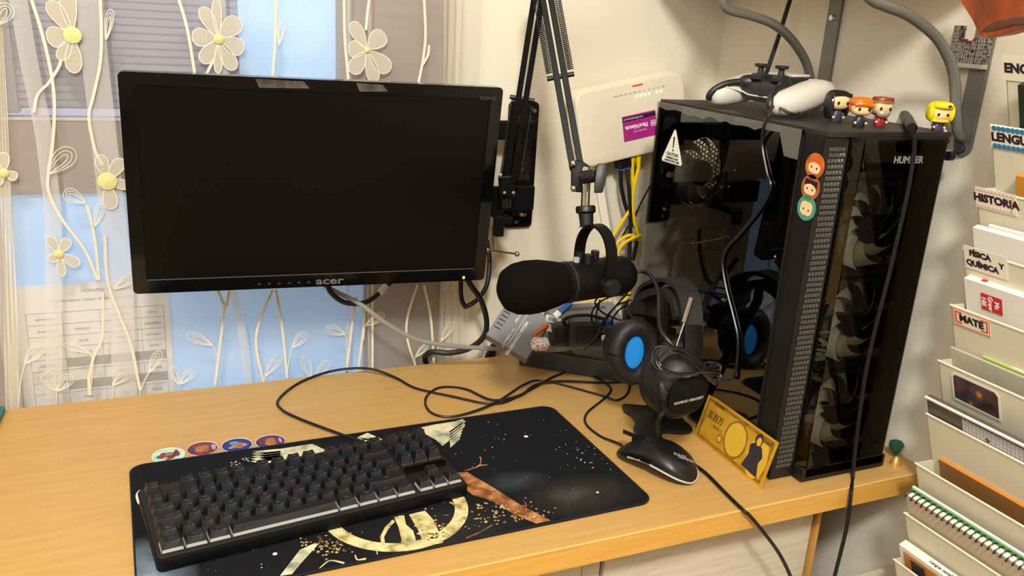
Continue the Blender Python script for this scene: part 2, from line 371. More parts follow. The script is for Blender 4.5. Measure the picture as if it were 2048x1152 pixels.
obj('screw', MB().cyl((WX-.006, yb1, 1.345), (WX-.010, yb1, 1.345), .0055, .004, 12), CHROME, b1, world=True)

# ================================================================== CURTAIN
CY = .016
vo = sheer('sheer_voile', '#f4f0ec', .32, .40)
cur = thing('sheer_curtain', 'sheer white voile curtain embroidered with daisies and leafy stems', 'curtain', T(.16, CY, .62))
def pxx(px, py): return P(px, py, y=CY)
folds = [  # (pixel left edge samples by row, width px)
    ([(17, 0), (40, 130), (68, 260), (88, 420), (92, 800)], 27),
    ([(150, 0), (158, 90), (175, 230), (195, 400), (215, 560), (225, 800)], 42),
    ([(455, 560), (480, 700), (488, 780)], 16),
    ([(690, 0), (690, 700)], 9), ([(730, 560), (735, 760)], 7)]
def fold_x(f, z):
    pts = sorted([(pxx(a, b).z, pxx(a, b).x) for a, b in f[0]])
    if z <= pts[0][0]: return pts[0][1]
    for (z0, x0), (z1, x1) in zip(pts, pts[1:]):
        if z <= z1: return x0 + (x1-x0)*(z-z0)/(z1-z0)
    return pts[-1][1]
rows = []; zs = [.62 + k*(1.95-.62)/60 for k in range(61)]
xl, xr = -.187, .512
for z in zs:
    row = [(xl, CY, z)]; x = xl
    for f in folds:
        fx = fold_x(f, z); wd = f[1]*.00078; 
        n = max(2, int((fx-x)/.02)); n = 6
        for k in range(1, n+1):
            xx = x+(fx-x)*k/n; row.append((xx, CY + .0035*math.sin(xx*55+z*1.5), z))
        row += [(fx+wd, CY-.002, z), (fx+.001, CY-.005, z), (fx+wd+.001, CY-.0075, z), (fx+wd+.006, CY, z)]; x = fx+wd+.006
    for k in range(1, 7):
        xx = x+(xr-x)*k/6; row.append((xx, CY + .003*math.sin(xx*60), z))
    rows.append(row)
cm = MB(); n = len(rows[0])
cm.add([v for r in rows for v in r], [(i*n+k, i*n+k+1, (i+1)*n+k+1, (i+1)*n+k) for i in range(len(rows)-1) for k in range(n-1)])
obj('voile', cm, vo, cur, world=True)
hem = sheer('gathered_voile', '#fbf5e8', .72, .35)
# gathered left edge and right edge borders
def gather(x0px, x1px, y0p, y1p, n, seed, dep=.008):
    random.seed(seed); m_ = MB(); K = 30; vs = []
    for i in range(K+1):
        py = y0p + (y1p-y0p)*i/K
        for j in range(n+1):
            px = x0px(py) + (x1px(py)-x0px(py))*j/n; p = pxx(px, py); p.y -= .003 + dep*(.5+.5*math.sin(j*2.2 + .6*math.sin(i*.5+seed)))*.6
            vs.append(p)
    m_.add(vs, [(i*(n+1)+j, i*(n+1)+j+1, (i+1)*(n+1)+j+1, (i+1)*(n+1)+j) for i in range(K) for j in range(n)]); return m_
obj('gathered_edge', gather(lambda y: -6+y*.022, lambda y: 5+y*.05, -20, 870, 10, 1), hem, cur, world=True)
obj('gathered_edge', gather(lambda y: 886-y*.01, lambda y: 930-y*.01, -20, 790, 9, 4), sheer('gathered_voile_thin', '#efe5d2', .38, .4), cur, world=True)
cur2 = thing('sheer_curtain', 'narrow strip of second sheer curtain at the far left edge', 'curtain', T(-.4, CY+.012, .62))
obj('voile', gather(lambda y: -330, lambda y: -4+y*.02, -20, 900, 24, 2, .02), vo, cur2, world=True)
thread = mat('cream_thread', '#f2ead6', .8, bump=.6, bscale=1500)
petm = sheer('cream_petal_embroidery', '#e6dccb', .62, .35)
yelc = mat('yellow_flower_centre', '#efe9a0', .9, bump=1, bscale=900)
EY = CY - .0105
def E(px, py, dy=0): p = P(px, py, y=EY); p.y += dy; return p
def stem(pts, w=.0011, double=True):
    m_ = MB()
    pp = [E(*p) for p in pts]
    if double:
        for s_ in (-1, 1): m_.tube([p + Vector((s_*.0013, 0, 0)) for p in pp], w*.75, 5, smooth=5)
        m_.tube([p + Vector((0, .0004, 0)) for p in pp], .0008, 5, smooth=5)
    else: m_.tube(pp, w*1.2, 5, smooth=5)
    obj('embroidered_stem', m_, thread, cur, world=True)
for s_ in [[(60,-10),(85,70),(103,150),(109,215),(105,290),(97,345),(98,385),(125,440),(170,500),(195,560)], [(200,-10),(203,70),(200,130),(186,195),(178,235),(190,300),(205,330)],
           [(122,120),(117,135),(98,165),(75,190),(68,225)], [(355,-10),(375,60),(390,150)], [(428,118),(412,150)], [(688,-10),(690,80),(697,165)], [(740,-10),(735,25),(732,60)],
           [(848,-10),(851,70),(846,120),(836,170)], [(858,90),(856,110),(845,130)], [(553,-10),(550,90),(545,155)],
           [(205,585),(206,640),(203,680),(187,715),(178,760),(180,790)], [(210,470),(215,560),(235,620),(262,690),(280,780)], [(175,410),(190,480),(198,560)],
           [(432,570),(450,612),(455,600),(458,580)], [(450,610),(440,690),(430,770)], [(545,580),(520,640),(512,690),(527,765)], [(552,580),(565,660),(574,755)],
           [(712,595),(703,660),(692,755)], [(728,612),(727,655),(715,750)], [(835,570),(815,635),(815,680),(832,735)], [(848,570),(862,640),(868,740)], [(745,560),(745,745)]]:
    stem(s_)
for s_ in [[(50,727),(42,760),(36,820)], [(180,705),(186,730),(180,790)], [(226,768),(226,820)], [(298,745),(286,768),(276,800)], [(425,690),(434,712)], [(585,695),(577,728),(572,790)], [(690,668),(694,690),(690,790)], [(730,652),(727,680)],
           [(715,750),(712,790)], [(882,682),(870,715),(866,760)], [(113,782),(113,820)], [(358,768),(359,800)], [(530,752),(528,790)], [(170,405),(177,430)], [(627,752),(628,790)], [(830,715),(833,770)], [(574,755),(575,790)], [(430,770),(430,800)]]:
    stem(s_, .0007, False)
def leaf(b, t, w, name='embroidered_leaf'):
    b = E(*b); t = E(*t); d = t-b; u = Vector((-d.z, 0, d.x)).normalized()*w*.00078/2; m_ = MB()
    for f in (1, .66, .32):
        l_ = [b + d*(1-(1-s)*1.0)*(.55+.45*f if s > 0 else 1)*1 for s in (0,)]
        pts = []
        for k in range(15):
            a = math.pi*k/7; s = (1-math.cos(a))/2; s2 = s*(.6+.4*f)+(0 if s < .02 else (1-f)*.06)
            side = math.sin(a)*f*(.35+.65*min(1, s*1.3)); pts.append(b + d*s2 + u*side)
        m_.tube(pts, .00055, 4, smooth=2)
    obj(name, m_, thread, cur, world=True)
for a in [((95,348),(147,298),38), ((170,405),(128,383),28), ((190,452),(203,408),18), ((50,727),(82,690),28), ((180,705),(128,688),16), ((113,782),(88,745),26), ((115,782),(142,750),26), ((225,770),(258,745),22),
          ((298,745),(320,702),22), ((357,768),(345,733),20), ((360,768),(388,738),24), ((425,690),(373,668),24), ((530,752),(560,710),24), ((585,695),(612,665),26), ((622,755),(606,713),24), ((630,755),(658,722),26),
          ((690,668),(652,655),26), ((730,652),(768,628),24), ((830,715),(856,688),18), ((882,682),(906,645),22), ((-6,50),(18,8),30), ((212,80),(222,18),15), ((228,578),(268,552),22), ((558,90),(564,42),14)]: leaf(*a)
def flower(c, petals, cr=11):
    fl = obj('embroidered_flower', MB().lathe([(.0002, -.0012), (cr*.00078*.7, -.001), (cr*.00078, 0), (cr*.00078*.7, .0014), (.0002, .0022)], frame(E(*c, dy=-.0022), (1, 0, 0), (0, -1, 0)), 14), yelc, cur, world=True)
    cc = E(*c)
    for (tx, ty, w) in petals:
        t = E(tx, ty); d = t-cc; u = Vector((-d.z, 0, d.x)).normalized()*w*.00078/2; n = 18; o = []
        for k in range(n):
            a = 2*math.pi*k/n; s = (1-math.cos(a))/2; side = math.sin(a)*(.45+.75*s) ; o.append(cc + d*(.08+.92*s) + u*side*1.0)
        m_ = MB(); m_.add([p + Vector((0, -.0003, 0)) for p in o] + [p + Vector((0, .0004, 0)) for p in o], [tuple(range(n)), tuple(range(2*n-1, n-1, -1))] + [(k, (k+1) % n, n+(k+1) % n, n+k) for k in range(n)])
        pt = obj('petal', m_, petm, fl, world=True)
        m2 = MB().tube(o+[o[0]], .0008, 4)
        for j in range(3, n//2-1): m2.tube([o[j]*.85+o[n-j]*.15, o[j]*.15+o[n-j]*.85], .0004, 3)
        m3 = m2
        n0 = len(m_.v)
        pt2 = obj('petal_stitching', m2, thread, fl, world=True)
flower((145,70), [(98,2,28),(132,-22,28),(94,76,36),(120,120,22),(148,146,28)], 14)
flower((437,78), [(432,-2,18),(403,14,26),(384,73,34),(404,125,28),(436,147,15),(468,140,28),(487,100,34),(479,38,36)], 9)
flower((734,100), [(704,44,28),(697,98,34),(703,146,32),(750,165,28),(779,142,36),(768,66,38)], 6)
flower((215,362), [(199,310,24),(245,318,24),(258,372,20),(223,418,26)], 16)
flower((118,507), [(97,474,17),(138,478,19),(100,522,17),(158,530,21),(126,552,14)], 8)
flower((8,345), [(34,355,18),(8,305,18),(-8,370,14)], 8)

# ================================================================== MONITOR
def build_monitor():
    O = Vector((.234, -.130, 1.081)); Rm = Matrix(((.998, .055, .005), (-.054, .992, -.111), (-.011, .110, .994)))
    F = Matrix.LocRotScale(O, Rm.to_quaternion(), None)
    w, h = .491, .292
    t = thing('computer_monitor', 'black widescreen monitor switched off on wall arm in front of curtain', 'monitor', F @ T(0, 0, -h/2) )
    G = T(0, 0, h/2) @ fw          # local: x right, y up, z toward viewer(-y)
    m_ = MB()                       # bezel ring
    o1 = rrect(w, h, .006, 3); o2 = rrect(w-.034, h-.034, .001, 3, 0, .0015)
    n = len(o1)
    m_.add([(x, y, 0) for x, y in o1] + [(x, y, 0) for x, y in o2] + [(x, y, -.002) for x, y in o2] + [(x*.995, y*.99, -.020) for x, y in o1] + [(x*1.0, y*1.0, -.003) for x, y in o1],
           [(k, (k+1) % n, n+(k+1) % n, n+k) for k in range(n)] + [(n+k, n+(k+1) % n, 2*n+(k+1) % n, 2*n+k) for k in range(n)] + [(4*n+k, 4*n+(k+1) % n, (k+1) % n, k) for k in range(n)] + [(3*n+k, 3*n+(k+1) % n, 4*n+(k+1) % n, 4*n+k) for k in range(n)] + [tuple(range(3*n, 4*n))], G)
    obj('bezel', m_, GLOSSB, t, bevel=0)
    obj('screen', MB().prism(o2, -.0030, -.0018, G), mat('screen_panel', '#060505', .35, spec=.2), t, smooth=False)
    obj('screen_edge_line', MB().box((0, -(h-.034)/2+.002, -.0010), (w-.036, .0012, .0006), G), mat('dim_line', '#55504a', .4), t, smooth=False)
    obj('back_shell', MB().frust((0, 0, 0), (w*.97, h*.95), (w*.55, h*.55), .030, G @ T(0, 0, -.020) @ RX(180)), BLACK, t, smooth=False, bevel=.004)
    lg = mat('logo_silver', '#8d8a86', .35, .6)
    text('logo', 'acer', .0155, G @ T(.012, -h/2+.0085, .0003), lg, t, bold=.0003, squash=1.45)
    text('model_lettering', 'K222HQL', .006, G @ T(w/2-.021, h/2-.0155, .0003), mat('dim_letter', '#4c4a48', .5), t)
    b_ = MB()
    for k in range(6): b_.box((-.085+k*.0135, -h/2+.0075, .0002), (.004, .003, .0002), G)
    obj('button_marks', b_, mat('dim_mark', '#2c2a29', .5), t, smooth=False)
    obj('power_light', MB().box((w/2-.033, -h/2+.0055, .0005), (.0028, .0035, .001), G), mat('amber_led', '#ffd400', .5, emit=3), t, smooth=False)
    tape = mat('worn_grey_film', '#5d5650', .25, col2='#3a3531', nscale=60)
    for x, wd in ((-.055, .055), (.06, .03)):
        obj('tape_patch', MB().prism([(x-wd/2-.005, h/2-.002), (x+wd/2, h/2-.003), (x+wd/2+.008, h/2-.0115), (x-wd/2, h/2-.013)], .0001, .0006, G), tape, t, smooth=False)
    vesa = obj('mounting_plate', MB().box((.12, 0, -.055), (.10, .10, .006), G).box((.15, .0, -.064), (.11, .03, .016), G), SATIN, t, smooth=False, bevel=.002)
    return t
build_monitor()

# wall mount
mt = thing('monitor_wall_mount', 'black steel monitor wall mount plate with screws beside the monitor', 'mount', T(.60, WY, .975))
Fm = frame((.5995, WY-.0005, 1.080), (1, 0, 0), (0, -1, 0))
obj('wall_plate', MB().prism(rrect(.054, .214, .009), 0, .008, Fm), SATIN, mt, world=True, bevel=.002)
obj('channel', MB().prism(rrect(.030, .17, .006), .008, .014, Fm), BLACK, mt, world=True, bevel=.002)
for (x, y) in ((.015, .093), (-.002, -.005), (-.006, -.095), (.003, .045)):
    obj('screw', MB().cyl((x, y, .008), (x, y, .0155), .0048, .0035, 12, Fm).box((x, y, .0156), (.006, .001, .0006), Fm), CHROME, mt, world=True)
for z in (.034, -.082):
    obj('hinge_block', MB().box((-.002, -.050, .022), (.040, .032, .020), Fm) if z < 0 else MB().box((-.014, .055, .020), (.020, .036, .022), Fm), SATIN, mt, world=True, smooth=False, bevel=.003)
for z in (-.019, -.075):
    obj('hex_bolt', MB().cyl((-.002, z, .030), (-.002, z+(.009 if z > -.05 else -.006), .030), .008, .006, 6, Fm), CHROME, mt, world=True, smooth=False)
obj('swing_arm', MB().box((-.09, .065, .045), (.19, .030, .014), Fm), SATIN, mt, world=True, smooth=False, bevel=.002)
obj('swing_arm', MB().box((-.09, -.045, .052), (.19, .040, .012), Fm), SATIN, mt, world=True, smooth=False, bevel=.002)

# ================================================================== MICROPHONE BOOM ARM
bm_ = thing('microphone_boom_arm', 'black two-section scissor boom arm with springs holding the microphone', 'boom arm', T(*P(1015, 400, y=-.05)))
JD = 1.150
A0 = P(1013, 395, y=-.055); A1 = P(1083, -45, y=-.105); A2 = P(1086, -45, y=-.125); A3 = P(1154, 338, d=JD+.015)
def twinarm(a, b, springs, pin, wpx=.0095, gap=.0108):
    d = (b-a).normalized(); s = d.cross(ray(1080, 200).normalized()).normalized()
    if s.x < 0: s = -s
    nrm = s.cross(d)
    for k in (-1, 1):
        obj('arm_tube', MB().strap([a+s*gap/2*k*1.05, b+s*gap/2*k*1.05], s, .0085, .0095), SATIN, bm_, world=True, smooth=False, bevel=.0008)
    for (off, f0, f1, r, pitch, depth) in springs:
        p0 = a.lerp(b, f0)+s*off - nrm*depth; p1 = a.lerp(b, f1)+s*off - nrm*depth; L = (p1-p0).length; turns = int(L/pitch); pts = []
        for i in range(turns*8+1):
            q = i/8*2*math.pi; pts.append(p0.lerp(p1, i/(turns*8)) + s*math.cos(q)*r + nrm*math.sin(q)*r)
        obj('spring', MB().tube(pts, .0007, 4), mat('spring_steel', '#232022', .35, .5), bm_, world=True)
    for f in pin:
        c = a.lerp(b, f); obj('pin', MB().cyl(c-s*.019, c+s*.019, .0034, seg=10), BLACK, bm_, world=True)
twinarm(A0, A1, [(-.0125, .08, .47, .0032, .0021, -.0), (.0135, .10, .45, .0032, .0021, 0)], [.475])
twinarm(A3, A2, [(-.0150, .50, 1.0, .0042, .0030, 0), (.0150, .50, 1.0, .0042, .0030, 0)], [.475])
s_ = r0; 
obj('elbow_joint', MB().cyl(A1+r2*.03, A1-r2*.04, .018, seg=16), BLACK, bm_, world=True)
c = P(1013, 392, y=-.055)
obj('base_bracket', MB().strap([P(1010, 350, y=-.062), P(1013, 396, y=-.062)], r0, .022, .012), SATIN, bm_, world=True, smooth=False, bevel=.003)
obj('base_socket', MB().cyl(P(1012, 396, y=-.062), P(1012, 415, y=-.062), .008, seg=14), BLACK, bm_, world=True)
obj('clamp', MB().span((.518, -.10, 1.012), (.534, -.02, 1.022)).span((.506, -.098, .992), (.520, -.085, 1.022)), SATIN, bm_, world=True, smooth=False, bevel=.001)
for p in ((1001, 352), (1009, 386), (1027, 386), (1002, 350)):
    q = P(*p, y=-.075); obj('rivet', MB().ell(q, (.0032, .0022, .0032), seg=10, rings=6), CHROME, bm_, world=True)
dm = mat('dull_steel', '#b09f90', .3, .9)
q0 = P(985, 452, y=-.06); q1 = P(985, 503, y=-.06)
obj('clamp_screw', MB().tube([q0, q1], .0030, 10), dm, bm_, world=True)
t0 = P(975, 500, y=-.065); t1 = P(1034, 508, y=-.045)
tb = MB().tube([t0, t1], .0017, 8); tb.ell(t0, (.0042,)*3, seg=10, rings=6); tb.ell(t1, (.0045,)*3, seg=10, rings=6)
obj('clamp_t_bar', tb, dm, bm_, world=True)
# end plate and mic joint
q = P(1160, 350, d=JD+0.008)
obj('end_plate', MB().prism([(-.012, -.022), (.010, -.024), (.016, -.004), (.012, .012), (.0, .020), (-.012, .018)], -.006, .006, frame(q, r0, -r2)), SATIN, bm_, world=True, bevel=.0015)
for p in ((1146, 327), (1147, 377)):
    z = P(*p, d=JD-0.003); obj('rivet', MB().ell(z, (.0042,)*3, seg=10, rings=6), CHROME, bm_, world=True)
jp = P(1169, 352, d=JD-0.004)
obj('swivel_joint', MB().tube([P(1172, 338, d=JD+0.000), jp, P(1172, 372, d=JD-0.002), P(1170, 418, d=JD+0.000)], [.006, .0085, .0058, .0058, .0058], 14, smooth=0), CHROME, bm_, world=True)
obj('swivel_hub', MB().cyl(P(1166, 355, d=JD-0.008), P(1185, 352, d=JD-0.015), .009, seg=14), BLACK, bm_, world=True)
kn = MB().cyl(P(1182, 352, d=JD-0.015), P(1193, 352, d=JD-0.020), .008, seg=12)
kn.prism([(-.007, -.020), (.004, -.020), (.009, .002), (.009, .018), (-.003, .018), (-.006, .002)], -.005, .005, frame(P(1199, 355, d=JD-0.025), r0, -r2))
obj('wing_knob', kn, BLACK, bm_, world=True, bevel=.0012)
obj('thread_collar', MB().lathe([(.0125, 0), (.0135, .002), (.0135, .008), (.010, .011), (.009, .026), (.011, .028)], frame(P(1171, 412, d=JD+0.000), (1, 0, 0), (P(1171, 445, d=JD+0.000)-P(1171, 412, d=JD+0.000))), 16), BLACK, bm_, world=True)

# ================================================================== MICROPHONE
tip = P(1003, 582, d=1.06); end = P(1258, 548, d=1.165); ax = (end-tip).normalized(); L = (end-tip).length
Fz = frame(tip, ax.cross(Vector((0, 0, 1))), ax)    # z along axis
mic = thing('microphone', 'black studio microphone with round foam windscreen in a yoke', 'microphone', T(*(tip.lerp(end, .5) - Vector((0, 0, .03)))))
foam = mat('black_foam', '#0b0a0b', .95, spec=.1, bump=1.0, bscale=700)
obj('foam_windscreen', MB().lathe([(.001, 0), (.016, .002), (.027, .010), (.0325, .022), (.0345, .038), (.034, .055), (.031, .072), (.0275, .088), (.026, .092)], Fz, 32), foam, mic, world=True)
obj('body', MB().lathe([(.024, .085), (.0268, .088), (.0268, L-.022), (.0255, L-.010), (.020, L-.002), (.012, L)], Fz, 32), SATIN, mic, world=True)
obj('body_ring', MB().lathe([(.0272, .096), (.0274, .097), (.0274, .100), (.0272, .101)], Fz, 32), MATTE, mic, world=True)
v = ax.cross(Vector((0, 0, 1))).normalized()
if v.dot(r2) > 0: v = -v
up = v.cross(ax); up = up if up.z > 0 else -up
cen = tip + ax*(.70*L)
pts = []; yr = .0345
top = P(1172, 446, d=JD)
hgt = (top-cen).dot(up)+.006
for k in range(25):
    a = math.pi*k/24; pts.append(cen + v*yr*math.cos(a) + up*(hgt-.030) * (1 if .0 < a < math.pi else 1) * min(1, math.sin(a)*1.0+.0) + up*.0)
pts = [cen+v*yr, cen+v*yr+up*.02] + [cen + v*yr*math.cos(math.pi*k/16) + up*(.032+(hgt-.032)*math.sin(math.pi*k/16)) for k in range(17)] + [cen-v*yr+up*.02, cen-v*yr]
obj('yoke', MB().strap(pts, ax, .016, .0035), SATIN, mic, world=True, smooth=True, bevel=0)
for k in (1, -1):
    obj('yoke_knob', MB().cyl(cen+v*(.0265)*k, cen+v*(yr+.004)*k, .010, seg=18).cyl(cen+v*(yr+.004)*k, cen+v*(yr+.012)*k, .0115, .0095, seg=18), BLACK, mic, world=True)
for f, sgn in ((.60, -1), (.62, 1), (.72, -1), (.80, 1)):
    pos = tip + ax*(f*L) + up*.0245 + v*.006*sgn
    obj('control_knob', MB().cyl(pos, pos+up*.012, .006, .0055, seg=14), BLACK, mic, world=True)
pos = tip + ax*(.55*L) + up*.026
obj('mute_button', MB().cyl(pos, pos+up*.006, .0045, seg=12), mat('lilac_button', '#a79bb5', .4), mic, world=True)
cable('microphone_cable', [end - ax*.004, P(1275, 543, d=1.17), P(1298, 548, d=1.16), P(1316, 580, d=1.13), P(1318, 625, d=1.11), P(1322, 660, d=1.09), P(1345, 690, d=1.08), P(1380, 722, d=1.09), P(1400, 735, d=1.09)], .0030, RUB, 'black cable leaving the microphone and hanging past the headphones')

# ================================================================== ROUTER
Fr = frame(P(1262, 238, y=-.005), Vector((.196, .0, .040)), (-.10, -1, .02))
rt = thing('wifi_router', 'white internet router tilted on the wall with magenta sticker and green lights', 'router', Fr)
rw = mat('router_white', '#e6dac4', .38)
wR, hR = .212, .128
obj('housing', MB().prism(rrect(wR, hR, .020, 6), -.030, .010), rw, rt, bevel=.004, bseg=3)
m_ = MB()
for k in range(4): m_.prism(rrect(wR+.0012, hR+.0012, .0205, 6), -.024+k*.0065, -.0225+k*.0065)
obj('vent_ribs', m_, rw, rt)
for y in (-.018, -.034):
    obj('side_button', MB().prism(rrect(.008, .011, .002, 3), 0, .0015, T(-wR/2-.0003, y, -.007) @ RY(-90)), WHITEP, rt)
Z = .0102
obj('red_mark', MB().box((.013, hR/2-.0085, Z), (.020, .0025, .0006)), mat('red_mark', '#d9451f', .5), rt, smooth=False)
led = mat('green_led', '#d8f27a', .5, emit=4)
for x in (0.010, .018, .026, .034, .050, .058): obj('status_light', MB().cyl((x, hR/2-.026, Z-.0002), (x, hR/2-.026, Z+.0004), .0016, seg=10), led, rt)
tm = MB()
for k in range(11): tm = join(tm, text_mb(['Power', 'DSL', 'Net', 'Tel', 'WiFi', '5G', 'L1', 'L2', 'L3', 'L4', 'USB'][k], .0036, T(-.030+k*.0092, hR/2-.0195, Z)))
obj('light_captions', tm, GREYP, rt, smooth=False)
stk = obj('brand_sticker', MB().box((.010, -.013, Z), (.066, .043, .0004)), mat('magenta_sticker', '#a8247f', .45), rt, smooth=False); stk['label'] = 'magenta sticker stuck upside down'
F180 = T(.010, -.013, Z+.0003) @ RZ(180)
obj('sticker_band', MB().box((.0, -.0155, 0), (.066, .0065, .0003), F180), mat('dark_band', '#2c1030', .5), stk, smooth=False)
wi = mat('white_print', '#f4eef0', .6)
text('sticker_lettering', 'FibraValencia', .0098, F180 @ T(.0065, -.001, .0002), wi, stk, bold=.00025, squash=.86)
text('sticker_web_address', 'www.fibravalencia.com', .0042, F180 @ T(.012, -.0155, .0003), wi, stk)
text('sticker_small_lettering', 'internet fibra y movil', .003, F180 @ T(.0, .0075, .0002), wi, stk)
m_ = MB()
for (a, b, c_, d) in ((-.0265, .0035, .009, .0012), (-.0265, -.0045, .009, .0012), (-.0305, -.0005, .0012, .009), (-.0225, -.0005, .0012, .009), (-.0265, -.0005, .004, .003)): m_.box((a, b, .0003), (c_, d, .0003), F180)
obj('sticker_emblem', m_, wi, stk, smooth=False)

# cable raceway from the router
rc = thing('cable_raceway', 'white plastic cable raceway on the wall below the router', 'raceway', T(.70, WY, .95))
obj('duct', MB().tube([P(1203, 345, y=.025), P(1203, 380, y=.027), P(1232, 560, y=.027), P(1240, 640, y=.027)], .010, 4, up=(0, -1, 0)), WHITEP, rc, world=True, smooth=False)
obj('plug', MB().box((0, 0, 0), (.017, .016, .022), frame(P(1191, 327, y=.015), (1, 0, .2), (0, 0, 1))), WHITEP, rc, world=True, smooth=False, bevel=.002)
# plugs and cables under the router
pl = thing('black_power_plug', 'black plug pushed in the underside of the router', 'plug', T(*P(1248, 335, y=.0)))
obj('plug_body', MB().box((0, 0, 0), (.027, .020, .030), frame(P(1246, 318, y=.0), (1, 0, .2), (0, 0, 1))), BLACK, pl, world=True, smooth=False, bevel=.002)
obj('blue_rim', MB().box((0, 0, -.0158), (.027, .020, .0022), frame(P(1246, 318, y=.0), (1, 0, .2), (0, 0, 1))), mat('blue_plastic', '#2c5fa8', .4), pl, world=True, smooth=False)
cable('power_cable', [P(1241, 334, y=0), P(1242, 370, y=0), P(1250, 410, y=.0), P(1262, 440, y=.0), P(1275, 468, y=.0), P(1266, 520, y=.0)], .0038, RUB, 'black cable curving from the left side of the router plug')
cable('power_cable', [P(1254, 333, y=-.005), P(1258, 380, y=-.01), P(1261, 430, y=-.01), P(1259, 500, y=-.01), P(1256, 560, y=-.02), P(1250, 640, y=-.04)], .0040, RUB, 'thick black cable falling straight from the router plug behind the microphone')
cable('thin_black_cable', [P(1300, 372, y=.0), P(1285, 400, y=.01), P(1270, 430, y=.02), P(1255, 455, y=.02), P(1240, 480, y=.02)], .0016, RUB, 'thin black cable crossing the wall between router and computer')
for i, (pt, lab) in enumerate(([[(1264, 318), (1265, 350), (1266, 390), (1262, 415), (1240, 450), (1222, 480), (1212, 510)], 'left yellow network cable from router swinging left to the raceway'],
                   [[(1276, 316), (1277, 335), (1270, 365), (1265, 400), (1268, 440), (1278, 478), (1262, 470), (1240, 480), (1228, 500), (1222, 520), (1212, 600), (1185, 660)], 'right yellow network cable from router looping down behind the microphone'])):
    t = thing('network_cable', lab, 'cable', T(*P(*pt[0], y=-.006)))
    obj('cord', MB().tube([P(*p, y=-.008-.004*i) for p in pt], .0032, 8, smooth=6), YEL, t, world=True)
    a = P(*pt[0], y=-.008-.004*i)
    bt = MB().tube([P(pt[0][0], 300, y=-.006), P(pt[0][0], 318, y=-.006), P(pt[0][0]+.5, 332, y=-.006)], [.0062, .0055, .0038], 8)
    obj('connector_boot', bt, YEL, t, world=True)
cable('network_cable', [P(1282, 470, y=-.02), P(1262, 478, y=-.02), P(1243, 492, y=-.02), P(1235, 515, y=-.02), P(1238, 560, y=-.03), P(1258, 580, y=-.05), P(1250, 600, y=-.07), P(1215, 625, y=-.08), P(1190, 650, y=-.09), P(1175, 675, y=-.1)], .0030, YEL, 'yellow network cable looping beneath the microphone into the clutter')
cable('network_cable', [P(1240, 590, y=-.02), P(1200, 598, y=-.01), P(1170, 605, y=.0), P(1145, 625, y=.01)], .0022, YEL, 'thin yellow cable just under the microphone body')

# ================================================================== CLUTTER CORNER
tray_m = mat('charcoal_tray', '#38383a', .5, bump=.15, bscale=300)
a = P(1042, 730, z=DZ); b = P(1232, 762, z=DZ); d = (b-a); d.z = 0
Ft = frame((a+b)/2 , d, (0, 0, 1)); Ft = Ft @ T(.010, .040, 0)
pt_ = thing('power_strip_box', 'dark grey cable box on the desk under the clutter', 'box', Ft)
LT = d.length + .03; WT = .088
obj('box_shell', MB().prism(rrect(LT, WT, .008, 4), .0, .034), tray_m, pt_, bevel=.003)
obj('lid', MB().prism(rrect(LT-.002, WT-.002, .008, 4), .0345, .038), tray_m, pt_, bevel=.001)
sk = MB().cyl((LT*.36, -.02, .038), (LT*.36, -.02, .0395), .013, seg=20); obj('socket', sk, MATTE, pt_)
obj('socket_core', MB().cyl((LT*.36, -.02, .0395), (LT*.36, -.02, .041), .005, seg=16), GREYP, pt_)
# media converter
Fc = frame(P(1052, 662, d=1.345), (P(1075, 618, d=1.37)-P(1036, 678, d=1.35)), Vector((-.12, -.62, .75)))
mc = thing('media_converter', 'grey metal network converter box with vent slots leaning at the wall', 'network device', Fc @ T(0, 0, -.013))
obj('case', MB().box((0, .0125, 0), (.078, .075, .026)), mat('grey_enamel', '#67676a', .45), mc, smooth=False, bevel=.0012)
m_ = MB()
for k in range(6): m_.box((-.020+k*.0075, .0502, .003), (.002, .0006, .011))
for k in range(6): m_.box((-.020+k*.0075, .041, .0132), (.002, .011, .0006))
obj('vent_slots', m_, MATTE, mc, smooth=False)
wpr = mat('white_device_print', '#d9d9dc', .6)
tm = join(text_mb('MEDIA CONVERTER', .0072, T(-.018, .006, .0132) @ RZ(180-0), bold=.0001), text_mb('TX / 100Base-FX', .0052, T(-.024, .018, .0132) @ RZ(180)), text_mb('10/100M', .0052, T(.012, .022, .0132) @ RZ(180)))
tm.box((0, .0123, .0132), (.066, .0006, .0002))
obj('lettering', tm, wpr, mc, smooth=False)
# network switch
Fs = frame(P(1170, 628, d=1.39), (1, -.12, .02), (.0, -.28, 1))
sw = thing('network_switch', 'flat grey network switch with long rows of vents below the microphone', 'network device', Fs @ T(0, 0, -.01))
obj('case', MB().box((0, 0, 0), (.118, .062, .020)), mat('grey_enamel2', '#78757a', .45), sw, smooth=False, bevel=.0012)
m_ = MB()
for k in range(20): m_.box((-.045+k*.0042, -.021, .0101), (.0018, .010, .0006)); m_.box((-.040+k*.0042, .015, .0101), (.0018, .009, .0006)); m_.box((-.045+k*.0042, -.0312, .002), (.0018, .0006, .010))
obj('vent_slots', m_, MATTE, sw, smooth=False)
